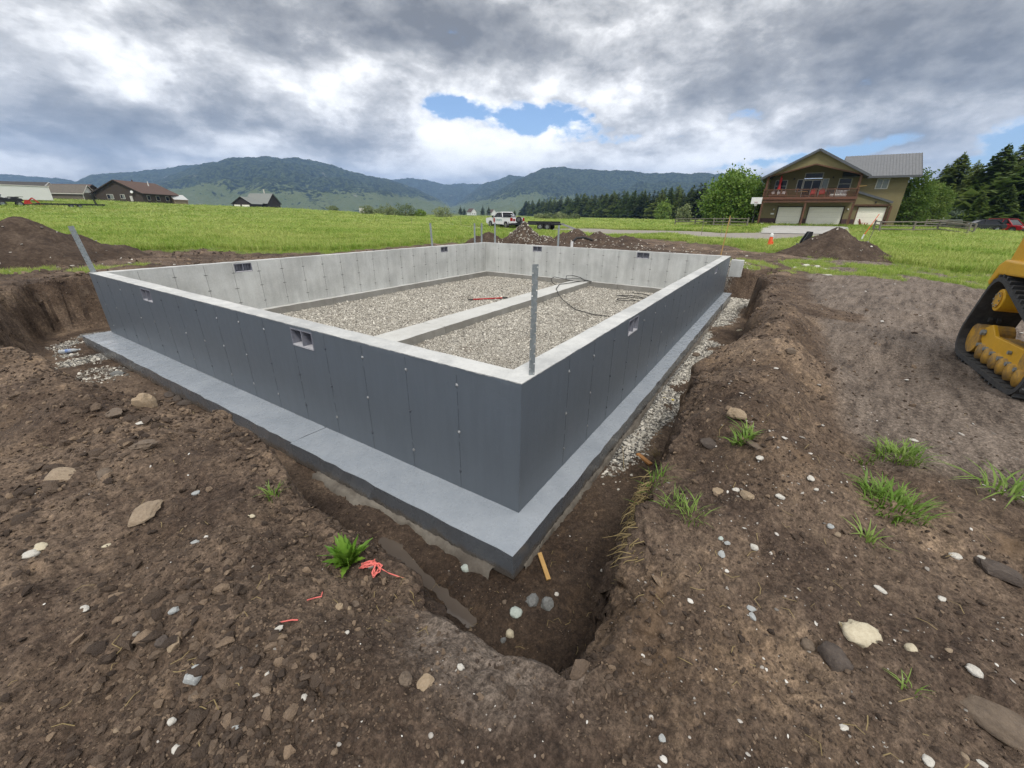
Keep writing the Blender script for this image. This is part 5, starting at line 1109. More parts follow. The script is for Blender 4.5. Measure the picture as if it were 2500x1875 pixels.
def trailer(loc, rz):
    o = tag(empty('flatbed_trailer', loc, rz), 'black tilt-bed trailer with lowered ramps hitched behind the white truck', 'trailer')
    m_deckw = pmat('trailer_deck', (.17, .17, .17), (.25, .245, .24), 6, .8, streak=(.3, 3, 1))
    for s_ in (-1, 1):
        MB().bar((3.6, 0, .55), (1.8, s_*.8, .6), .08, .14).build('tongue', m_blkp, o); MB().bar((1.8, s_*1.0, .62), (-3.0, s_*1.0, .62), .08, .16).build('side_rail', m_blkp, o)
        for x in (-.6, -1.45): wheel(o, x, s_*1.12, .36, .24, s_)
        f = MB(); f.prism([(-2.0, .62), (-1.9, .86), (-.15, .86), (-.05, .62), (-.05, .56), (-.2, .56), (-.3, .78), (-1.75, .78), (-1.85, .56), (-2.0, .56)], s_*1.14-.17, s_*1.14+.17); f.build('fender', m_blkp, o)
        MB().slab([(-2.95, s_*.62-.28, .68), (-2.95, s_*.62+.28, .68), (-4.9, s_*.62+.28, .06), (-4.9, s_*.62-.28, .06)], .06).build('ramp', m_deckw, o)
    for k in range(14): x = 1.75-.34*k; MB().box(x-.33, x, -.96, .96, .70, .745).build('deck_plank', m_deckw, o)
    MB().box(-2.9, .9, .98, 1.04, .75, .95).build('side_board', m_blkp, o); MB().cyl((3.55, 0, .1), (3.55, 0, .8), .04).build('jack', m_blkp, o); MB().box(1.9, 2.1, -.3, .3, .6, 1.0).build('tool_box', m_blkp, o)
    s_ = MB(); s_.tube([(2.3, -.12, 1.05), (2.3, -.1, 1.05), (2.3, .1, 1.05), (2.3, .12, 1.05)], [.3, .36, .36, .3], 18); sp_ = s_.build('spare_wheel', m_tyre, o, True); MB().cyl((2.3, .10, 1.05), (2.3, .14, 1.05), .2, .2, 12).build('rim', m_rim, sp_)
    return o
p2 = polar(1162, 51); trailer(tuple(p2), viewaz(p2)+R_(90-14))
def car(name, label, loc, rz, paint, prof, roofp, hw, wx, r=.36, suv=True):
    o = tag(empty(name, loc, rz), label, 'car'); m = MB()
    arch = lambda cx: [(cx+(r+.09)*math.cos(a), r+(r+.07)*math.sin(a)) for a in np.linspace(math.pi, 0, 9)]
    side = [(-prof[0], .45)]+arch(-wx)+arch(wx)+[(prof[0], .45), (prof[0]+.03, .75), (prof[0]-.12, prof[1]-.06), (.9, prof[1]+.05), (-prof[0]+.02, prof[1]+.05), (-prof[0]-.02, .7)]
    m.prism(side, -hw, hw); b = m.build('body', paint, o, bevel=.03)
    g = body_loft([(x, [(-hw*.93, prof[1]+.03), (hw*.93, prof[1]+.03), (hw*.78*k, z), (-hw*.78*k, z)]) for x, z, k in roofp], 'cabin', m_glass, o)
    zt = max(z for _, z, _ in roofp); xr = [x for x, z, _ in roofp if z > zt-.06]
    MB().box(min(xr)-.05, max(xr)+.05, -hw*.80, hw*.80, zt-.01, zt+.045).build('roof', paint, g, bevel=.02)
    for s_ in (-1, 1):
        for (xa, za, ka), (xb, zb, kb) in ((roofp[0], roofp[1]), (roofp[-1], roofp[-2])): MB().bar((xa, s_*hw*.9, prof[1]+.03), (xb, s_*hw*.785, zb), .07, .1).build('pillar', paint, g)
        MB().bar((.0, s_*hw*.92, prof[1]+.03), (.0, s_*hw*.79, zt), .05, .09).build('pillar', paint, g)
        for x in (wx, -wx): wheel(o, x, s_*(hw-.1), r, .22, s_)
        MB().box(prof[0]-.1, prof[0]+.035, s_*hw*.75-.16, s_*hw*.75+.16, .72, .88).build('headlight', m_chrome, o); MB().box(-prof[0]-.035, -prof[0]+.06, s_*hw*.82-.1, s_*hw*.82+.1, .75, 1.0).build('tail_lamp', m_lampr, o)
        MB().box(.75, .92, s_*(hw+.1)-.09, s_*(hw+.1)+.09, prof[1]+.0, prof[1]+.16).build('mirror', paint, o)
    MB().box(prof[0]-.02, prof[0]+.08, -hw*.95, hw*.95, .42, .6).build('bumper', m_blkp, o)
    if suv: MB().bar((-1.3, -hw*.6, zt+.09), (.3, -hw*.6, zt+.09), .04, .04).build('roof_rail', m_blkp, o); MB().bar((-1.3, hw*.6, zt+.09), (.3, hw*.6, zt+.09), .04, .04).build('roof_rail', m_blkp, o)
    return o
p = polar(2186, 86); car('parked_car', 'red sport utility car parked at the right edge behind the fence', tuple(p), viewaz(p)-R_(125), m_carr, (2.3, 1.0), [(1.15, 1.05, 1.), (.45, 1.68, .98), (-1.6, 1.72, .98), (-2.15, 1.1, 1.)], .92, 1.38, .38)
p = polar(2130, 82); car('parked_car', 'low black car parked left of the red car behind the fence', tuple(p), viewaz(p)+R_(115), m_carb, (2.1, .85), [(1.1, .9, 1.), (.3, 1.38, .95), (-1.1, 1.40, .95), (-1.9, .95, .95)], .86, 1.3, .32, False)
# grey cart with a dish beside it behind the right fence
p = polar(2050, 80); o = tag(empty('utility_cart', tuple(p), viewaz(p)+R_(90)), 'low grey covered trailer behind the right-hand fence', 'trailer'); m = MB(); m.prism([(-1.6, .45), (1.7, .45), (1.6, .8), (.6, 1.15), (-1.4, 1.2), (-1.6, .9)], -.8, .8); m.build('cover', pmat('grey_tarp', (.16, .17, .15), (.11, .12, .10), 5, .8), o, bevel=.05)
for s_ in (-1, 1): wheel(o, 0, s_*.85, .32, .2, s_)
m = MB(); m.tube([(.6, 0, 1.25), (.6, 0, 1.32), (.6, 0, 1.42)], [.1, .42, .2], 12); m.build('dish', m_white, o)

# ------------------------------------------------------------------ tracked loader at the right edge
m_yel = pmat('machine_yellow', (.72, .40, .025), (.62, .34, .025), 3, .42, bscale=30)
m_yeld = pmat('muddy_yellow', (.62, .34, .04), (.20, .14, .08), 5, .7, bstr=.4)
m_trk = pmat('track_rubber', (.040, .041, .043), (.075, .074, .072), 16, .8, bstr=.4)
GZ = float(ground_z(3.8, -3.7, False)); DZ = GZ-.83
ldr = tag(empty('track_loader', (0, 0, DZ)), 'yellow compact track loader cut off by the right edge of the photo', 'loader')
LOOP = [(3.05, .83), (4.50, .83), (4.64, .87), (4.73, .99), (4.74, 1.14), (4.52, 1.62), (4.44, 1.73), (4.33, 1.79), (4.18, 1.78), (3.2, 1.46), (2.98, 1.36), (2.88, 1.22), (2.86, 1.02), (2.93, .88)]
def smooth_loop(P, n=90):
    P = np.array(P+[P[0]]); d = np.r_[0, np.cumsum(np.hypot(*np.diff(P, axis=0).T))]; s = np.linspace(0, d[-1], n+1)[:-1]; q = np.stack([np.interp(s, d, P[:, 0]), np.interp(s, d, P[:, 1])], -1)
    for _ in range(2): q = .25*np.roll(q, 1, 0)+.5*q+.25*np.roll(q, -1, 0)
    return q
def track(yn, yf, parent):
    """rubber belt: inner band with guide lugs, outer tread lugs"""
    Q = smooth_loop(LOOP); n = len(Q); tg = np.roll(Q, -1, 0)-np.roll(Q, 1, 0); tg /= np.linalg.norm(tg, axis=1)[:, None]; nr_ = np.stack([tg[:, 1], -tg[:, 0]], -1)   # outward
    V = []; F = []
    for i in range(n):
        for y, o_ in ((yn, 0), (yn, .045), (yf, .045), (yf, 0)): p = Q[i]-nr_[i]*.045+nr_[i]*o_; V.append((p[0], y, p[1]))
    for i in range(n):
        j = (i+1) % n
        for k in range(4): F.append((i*4+k, j*4+k, j*4+(k+1) % 4, i*4+(k+1) % 4))
    m = MB(); m.add(V, F); o = m.build('rubber_track', m_trk, parent)
    m = MB(); g = MB()
    for i in range(n):
        p, t_, w_ = Q[i], tg[i], nr_[i]
        if i % 2 == 0: a = p+w_*.015; m.bar((a[0], yn-.01, a[1]), (a[0], yf+.01, a[1]), .035, .035, (w_[0], 0, w_[1]))
        if i % 3 == 0:
            b = p-w_*.07; g.bar((b[0], (yn+yf)/2-.05, b[1]), (b[0], (yn+yf)/2-.02, b[1]), .04, .05, (w_[0], 0, w_[1])); g.bar((b[0], (yn+yf)/2+.02, b[1]), (b[0], (yn+yf)/2+.05, b[1]), .04, .05, (w_[0], 0, w_[1]))
    t = m.build('tread_lugs', m_trk, o); t['kind'] = 'stuff'; g.build('guide_lugs', m_trk, o)['kind'] = 'stuff'
    for k in range(9):                                        # cross grooves of the inner band
        x = 3.15+.165*k; MB().box(x-.012, x+.012, min(yn, yf)+.02, max(yn, yf)-.02, .874, .880).build('belt_rib', m_black, o)
    return o
for yn, yf, s_ in ((-3.50, -3.92, 1), (-5.52, -5.10, -1)):
    track(yn, yf, ldr); ym = (yn+yf)/2
    m = MB(); m.prism([(3.15, 1.0), (4.20, 1.0), (4.38, 1.10), (4.36, 1.22), (4.22, 1.28), (4.05, 1.19), (3.15, 1.22)], ym+s_*.10-.02, ym+s_*.10+.02); fr = m.build('roller_frame', m_yel, ldr, bevel=.008)
    m = MB(); m.prism([(3.15, 1.02), (4.2, 1.02), (4.3, 1.1), (4.05, 1.18), (3.15, 1.2)], ym-.06, ym+s_*.07); m.build('frame_core', m_yeld, fr)
    for k in range(6):
        x = 3.18+.2*k; w_ = MB(); w_.cyl((x, ym+.15, .975), (x, ym-.15, .975), .085, .085, 16); w_ = w_.build('roller', m_yeld, ldr, True); MB().cyl((x+.1, ym+s_*.12, 1.03), (x+.1, ym+s_*.155, 1.03), .026, .022, 6).build('bolt', m_galv, fr)
    for x, z, r_ in ((4.50, 1.06, .17), (3.10, 1.13, .2)): MB().cyl((x, ym+.14, z), (x, ym-.14, z), r_, r_, 20).build('idler', m_yeld, ldr)
    sp_ = MB().cyl((4.22, ym+.17, 1.55), (4.22, ym-.2, 1.55), .12, .12, 20).build('drive_hub', m_yel, ldr, bevel=.01); MB().cyl((4.22, ym+s_*.172, 1.55), (4.22, ym+s_*.182, 1.55), .085, .085, 16).build('hub_cap', m_yeld, sp_)
    for k in range(8):
        a = k*math.pi/4; MB().cyl((4.22+.07*math.cos(a), ym+s_*.17, 1.55+.07*math.sin(a)), (4.22+.07*math.cos(a), ym+s_*.19, 1.55+.07*math.sin(a)), .009, .009, 6).build('bolt', m_galv, sp_)
    MB().cyl((4.30, ym+s_*.125, 1.17), (4.30, ym+s_*.16, 1.17), .035, .03, 8).build('bolt', m_galv, fr); MB().cyl((3.55, ym+s_*.125, 1.13), (3.55, ym+s_*.15, 1.13), .02, .02, 6).build('bolt', m_galv, fr)
    m = MB(); m.prism([(3.0, 1.86), (4.42, 1.80), (4.56, 1.66), (4.62, 1.70), (4.52, 1.90), (4.40, 1.96), (3.0, 1.96)], ym-.2, ym+.2); m.build('fender', m_yel, ldr, bevel=.02)
    MB().box(4.40, 4.62, ym-.03, ym+.03, 1.84, 1.87).build('pin', m_blkp, ldr)
    m = MB(); m.prism([(4.15, 1.97), (4.78, 1.90), (4.62, 2.6), (4.2, 2.95), (3.9, 2.9)], ym-s_*.04-.09, ym-s_*.04+.09); m.build('lift_tower', m_yel, ldr, bevel=.01)
    MB().bar((4.0, ym-s_*.12, 2.85), (2.2, ym-s_*.12, 2.3), .14, .2).build('lift_arm', m_yel, ldr)
m = MB(); m.box(3.0, 4.45, -5.08, -3.94, 1.15, 1.95); m.build('chassis', m_yeld, ldr, bevel=.03); MB().box(3.5, 4.5, -5.0, -4.02, 1.95, 2.35).build('engine_cover', m_yel, ldr, bevel=.05)
MB().box(2.6, 3.6, -4.95, -4.07, 1.95, 2.95).build('cab', m_blkp, ldr, bevel=.05); MB().box(2.7, 3.5, -4.065, -4.055, 2.2, 2.85).build('cab_window', m_glass, ldr)

# ------------------------------------------------------------------ buildings on the left rise
m_brn = siding_mat('brown_siding', (.052, .040, .032), (.075, .058, .046)); m_brnr = pmat('brown_shingle', (.115, .072, .056), (.085, .055, .045), 2, .9)
m_gry = siding_mat('grey_brown_siding', (.125, .105, .085), (.16, .135, .11)); m_dkr = pmat('charcoal_shingle', (.052, .050, .050), (.075, .072, .07), 2, .9); m_shr = pmat('grey_shingle', (.15, .13, .11), (.11, .10, .085), 2, .9)
m_dks = siding_mat('dark_stained_siding', (.030, .022, .018), (.045, .034, .028)); m_grr = pmat('grey_green_metal_roof', (.21, .22, .20), (.17, .18, .165), 2, .6)
def gable_house(name, label, loc, rz, Wd, L, wh, rh, wallm, roofm, trim=None, over=.4, windows=(), swin=(), cat='house', gable=None):
    """gable front along local x (0..Wd) at y=0, ridge running back along y to L; windows: (x0,x1,z0,z1) in the front, swin in the right side (y0,y1,z0,z1)"""
    o = tag(empty(name, loc, rz), label, cat)
    m = MB(); m.prism([(0, -.6), (Wd, -.6), (Wd, wh), (0, wh)], 0, .15); m.prism([(0, -.6), (Wd, -.6), (Wd, wh), (0, wh)], L-.15, L); m.box(0, .15, .15, L-.15, -.6, wh); m.box(Wd-.15, Wd, .15, L-.15, -.6, wh); m.build('wall', wallm, o)
    m = MB(); m.prism([(0, wh), (Wd, wh), (Wd/2, rh)], .02, .13); m.prism([(0, wh), (Wd, wh), (Wd/2, rh)], L-.13, L-.02); m.build('gable', gable or wallm, o)
    k = (rh-wh)/(Wd/2)
    rf = empty('roof', (0, 0, 0), 0, o)
    MB().slab([(-over, -over, wh-k*over+.12), (Wd/2, -over, rh+.12), (Wd/2, L+over, rh+.12), (-over, L+over, wh-k*over+.12)], .12).build('roof_slope', roofm, rf); MB().slab([(Wd+over, -over, wh-k*over+.12), (Wd/2, -over, rh+.12), (Wd/2, L+over, rh+.12), (Wd+over, L+over, wh-k*over+.12)], .12).build('roof_slope', roofm, rf)
    tm = trim or wallm
    for x in (-over, Wd+over): MB().bar((x, -over-.03, wh-k*over+.03), (Wd/2, -over-.03, rh+.03), .06, .22).build('barge_board', tm, rf); MB().box(x-.04, x+.04, -over, L+over, wh-k*over-.12, wh-k*over+.08).build('fascia', tm, rf)
    if trim:
        for x in (0, Wd): MB().box(x-.09, x+.09, -.03, .1, -.4, wh).build('corner_board', trim, o)
    for a, b, c, d in windows: w = MB().box(a-.1, b+.1, -.05, -.005, c-.1, d+.1).build('window', trim or m_trim, o); MB().box(a, (a+b)/2-.03, -.07, -.051, c, d).build('pane', m_glass, w); MB().box((a+b)/2+.03, b, -.07, -.051, c, d).build('pane', m_glassl, w)
    for a, b, c, d in swin: w = MB().box(Wd+.005, Wd+.05, a-.1, b+.1, c-.1, d+.1).build('window', trim or m_trim, o); MB().box(Wd+.051, Wd+.07, a, b, c, d).build('pane', m_glass, w)
    return o
def face(p, turn): return viewaz(p)-math.pi/2+R_(turn)
p = polar(220, 190); b = gable_house('brown_house', 'dark brown single-storey house with brown roof on the rise at left', tuple(p), face(p, -38), 13.5, 17, 2.9, 6.3, m_brn, m_brnr, None, .6, [(3.3, 5.0, 1.0, 2.2), (7.2, 8.3, 1.1, 2.2)], [(2, 3.2, .9, 2.1), (6, 7.4, .9, 2.1), (10.5, 12, .9, 2.1), (14, 15.4, .9, 2.1)])
MB().box(3.2, 3.5, 12, 12.3, 5.5, 7.2).build('chimney', m_brnr, b); MB().cyl((11.2, -.5, 3.0), (11.2, -.7, 3.05), .4, .4, 14).build('dish', m_white, b); MB().cyl((10.2, 9, 5.2), (10.2, 9, 6.6), .16, .1, 8).build('flue', m_white, b); MB().box(9.9, 10.6, -.2, -.02, .4, 1.9).build('meter_box', m_trim, b)
p = polar(190, 205); gable_house('brown_house', 'lower brown roofed wing behind the dark brown house', tuple(p), face(p, 52), 10, 15, 2.8, 5.6, m_brn, m_brnr, None, .5)
p = polar(194, 188); b = gable_house('garden_shed', 'grey-brown shed with pale gable end beside the brown house', tuple(p), face(p, 56), 4.6, 9.5, 2.5, 4.6, m_gry, m_shr, m_trim, .4, (), (), 'shed', m_white)
p = polar(105, 195); b = gable_house('grey_house', 'long grey-brown house with white trim at the far left', tuple(p), face(p, 55), 7.5, 34, 2.9, 5.0, m_gry, m_dkr, m_white, .5, [(3.2, 4.2, .8, 2.6)])
for y in (14, 21, 28): MB().cyl((3.0, y, 4.6), (3.0, y, 6.4), .12, .12, 8).build('vent_pipe', m_white, b)
o = tag(empty('white_trailer', tuple(polar(-20, 150)), face(polar(-20, 150), 4)), 'long white box trailer standing left of the red implement', 'trailer'); MB().box(-4, 10.5, 0, 2.6, .5, 3.4).build('box', m_white, o, bevel=.05); MB().box(-4.1, 10.6, -.1, 2.7, 3.4, 3.55).build('roof', m_trim, o)
for x in (2, 3.2): wheel(o, x, -.1, .45, .3, -1)
p = polar(32, 122); o = tag(empty('quad_bike', tuple(p), viewaz(p)+R_(95)), 'black four-wheeled quad bike on the grassy rise at left', 'quad bike')
for x in (.62, -.62):
    for s_ in (-1, 1): wheel(o, x, s_*.45, .30, .24, s_)
m = MB(); m.prism([(-1.0, .62), (-.9, .85), (-.3, .95), (.1, .8), (.5, .95), (.95, .85), (1.05, .6), (.4, .5), (-.4, .5)], -.42, .42); m.build('body', m_blkp, o, bevel=.04); MB().bar((.45, -.4, 1.2), (.45, .4, 1.2), .04, .04).build('handlebar', m_blkp, o); MB().bar((.6, 0, .85), (.45, 0, 1.2), .05, .05).build('steering_post', m_blkp, o); MB().box(-.75, .05, -.2, .2, .92, 1.02).build('seat', m_black, o, bevel=.03); MB().box(-1.05, -.5, -.4, .4, 1.0, 1.04).build('rack', m_rim, o)
o.scale = (1.7,)*3
p = polar(80, 128); o = tag(empty('farm_implement', tuple(p), viewaz(p)+R_(80)), 'red farm implement standing right of the quad bike', 'implement'); m_imp = pmat('faded_red_paint', (.46, .035, .022), (.36, .03, .02), 5, .6)
for s_ in (-1, 1): MB().bar((2.0, s_*.9, .5), (-.2, s_*.3, 2.6), .18, .2).build('frame', m_imp, o); MB().bar((-1.8, s_*.9, .5), (-.2, s_*.3, 2.6), .18, .2).build('frame', m_imp, o); wheel(o, -.4, s_*1.2, .5, .3, s_)
MB().box(-2.3, 2.0, -.9, .9, .5, 1.0).build('bed', m_imp, o, bevel=.03); m = MB(); m.prism([(.3, 1.0), (1.9, 1.0), (1.5, 1.9), (.6, 1.9)], -.7, .7); m.build('hopper', m_imp, o); o.scale = (.6,)*3
p = polar(165, 122); o = tag(empty('flat_trailer', tuple(p), viewaz(p)+R_(94)), 'low black flat trailer with tall end frame in front of the shed', 'trailer'); MB().box(-4.5, 5, -1, 1, .65, .9).build('deck', m_blkp, o); 
for k in range(12): MB().box(-4.4+.8*k, -4.3+.8*k, -1.05, -.98, .5, .98).build('stake_pocket', m_blkp, o)
for x in (-.8, .4):
    for s_ in (-1, 1): wheel(o, x, s_*1.05, .38, .24, s_)
for y in (-.9, .9): MB().bar((-3.3, y, .9), (-3.0, y, 3.0), .14, .14).build('end_frame', m_blkp, o)
MB().bar((-3.05, -.9, 2.7), (-3.05, .9, 2.7), .1, .12).build('end_frame', m_blkp, o); MB().bar((5, 0, .7), (6.6, 0, .6), .12, .14).build('tongue', m_blkp, o)
p = polar(366, 195); gable_house('greenhouse_shed', 'small pale shed with translucent roof right of the brown house', tuple(p), face(p, -50), 3.6, 5.0, 1.9, 3.3, pmat('pale_boards', (.27, .20, .14), (.33, .26, .19), 5), pmat('translucent_roof', (.52, .53, .52), (.45, .46, .45), 4, .4), None, .2, (), (), 'shed')
p = polar(507, 318); b = gable_house('dark_lodge', 'left garage wing of the dark lodge far out on the meadow', tuple(p), face(p, -30), 11, 12, 3.0, 6.6, m_dks, m_grr, None, .6, (), (), 'house'); MB().box(.8, 4.4, -.08, -.01, .0, 2.2).build('garage_door', m_gdoor, b); MB().box(5.4, 9.8, -.08, -.01, .0, 2.2).build('garage_door', m_gdoor, b)
p = polar(582, 325); b = gable_house('dark_lodge', 'tall main block of the dark lodge far out on the meadow', tuple(p), face(p, 48), 11, 17, 4.0, 9.6, m_dks, m_grr, None, .6, (), (), 'house'); MB().box(5.7, 6.2, 6, 6.5, 9.5, 12.2).build('chimney', m_trim, b)
MB().slab([(-.5, 2, 4.0), (-.5, 16, 4.0), (-4.5, 16, 2.7), (-4.5, 2, 2.7)], .15).build('porch_roof', m_grr, b)
for k in range(6): MB().box(-4.3, -4.1, 2.3+2.6*k, 2.5+2.6*k, -.3, 2.7).build('porch_post', m_dks, b)
p = polar(1018, 690); gable_house('farmhouse', 'white farmhouse with brown roof beyond the lake field', tuple(p), face(p, 28), 9, 15, 4.5, 9.5, m_white, m_brnr, None, .5, [(2, 3.4, 1, 2.6), (5.5, 7, 1, 2.6)])
p = polar(1062, 720); gable_house('farmhouse', 'brown roofed farmhouse partly hidden behind the white truck', tuple(p), face(p, 30), 9, 14, 4.2, 8.8, m_white, m_brnr, None, .5)
p0 = polar(782, 150); tag(MB().box(-.6, .6, -.5, .5, -.2, 2.0).build('utility_box', m_trim, None, bevel=.05, loc=tuple(p0)), 'grey utility box left of the willow bushes', 'utility box')
for px, D, h, lb in ((995, 640, 13, 'tall dark tree left of the white farmhouse'), (1003, 650, 11, 'second dark tree left of the white farmhouse'), (1043, 640, 14, 'slim dark tree between the two farmhouses'), (1056, 645, 13, 'dark tree just left of the truck cab'), (1112, 560, 8, 'small tree above the tailgate of the truck')): place_tree('pine_tree', lb, 'tree', wood[1], tuple(polar(px, D)), (h/12*.9, h/12*.9, h/12), px, 'trees round the far farmhouses')

# ------------------------------------------------------------------ things lying about the dig
def stone_mat(c, c2): return pmat('stone', c, c2, 3.5, .8, bstr=.35, bdist=.02, bscale=14)
m_st = {'white': stone_mat((.60, .575, .52), (.42, .395, .345)), 'cream': stone_mat((.56, .50, .37), (.44, .38, .27)), 'grey': stone_mat((.28, .29, .285), (.40, .41, .40)), 'green': stone_mat((.36, .41, .37), (.46, .50, .46)), 'tan': stone_mat((.26, .195, .125), (.34, .26, .18)), 'dirt': stone_mat((.11, .083, .062), (.17, .13, .095)), 'slate': stone_mat((.12, .122, .118), (.21, .212, .205)), 'dark': stone_mat((.06, .047, .04), (.10, .08, .066)), 'buff': stone_mat((.30, .235, .165), (.22, .165, .115))}
_st = {}
def stone(px, py, w, kind, label, cat='stone', name='stone', asp=1.3, flat=.6, rz=None, facet=False, group=None):
    """stone whose visible width is w pixels of the 2500-wide photograph"""
    p = hit(px, py, True); d = float(np.linalg.norm(p-CAM)); s = w/FPX*(float((p-CAM) @ Fw))/2/asp**.95*.92
    v = abs(hash((px, py))) % 5; key = (kind, v, facet)
    if key not in _st: _st[key] = blob_mesh(name, m_st[kind], 100+v*7+len(kind), 3, .36 if not facet else .38, 1., facet, 1.)
    o = mesh_obj(name, _st[key]); o.location = p+np.array([0, 0, s*flat*.12]); o.scale = (s*asp, s, s*flat); o.rotation_euler = (random.uniform(-.15, .15), random.uniform(-.15, .15), rz if rz is not None else random.uniform(0, 3.14))
    return tag(o, label, cat, group)
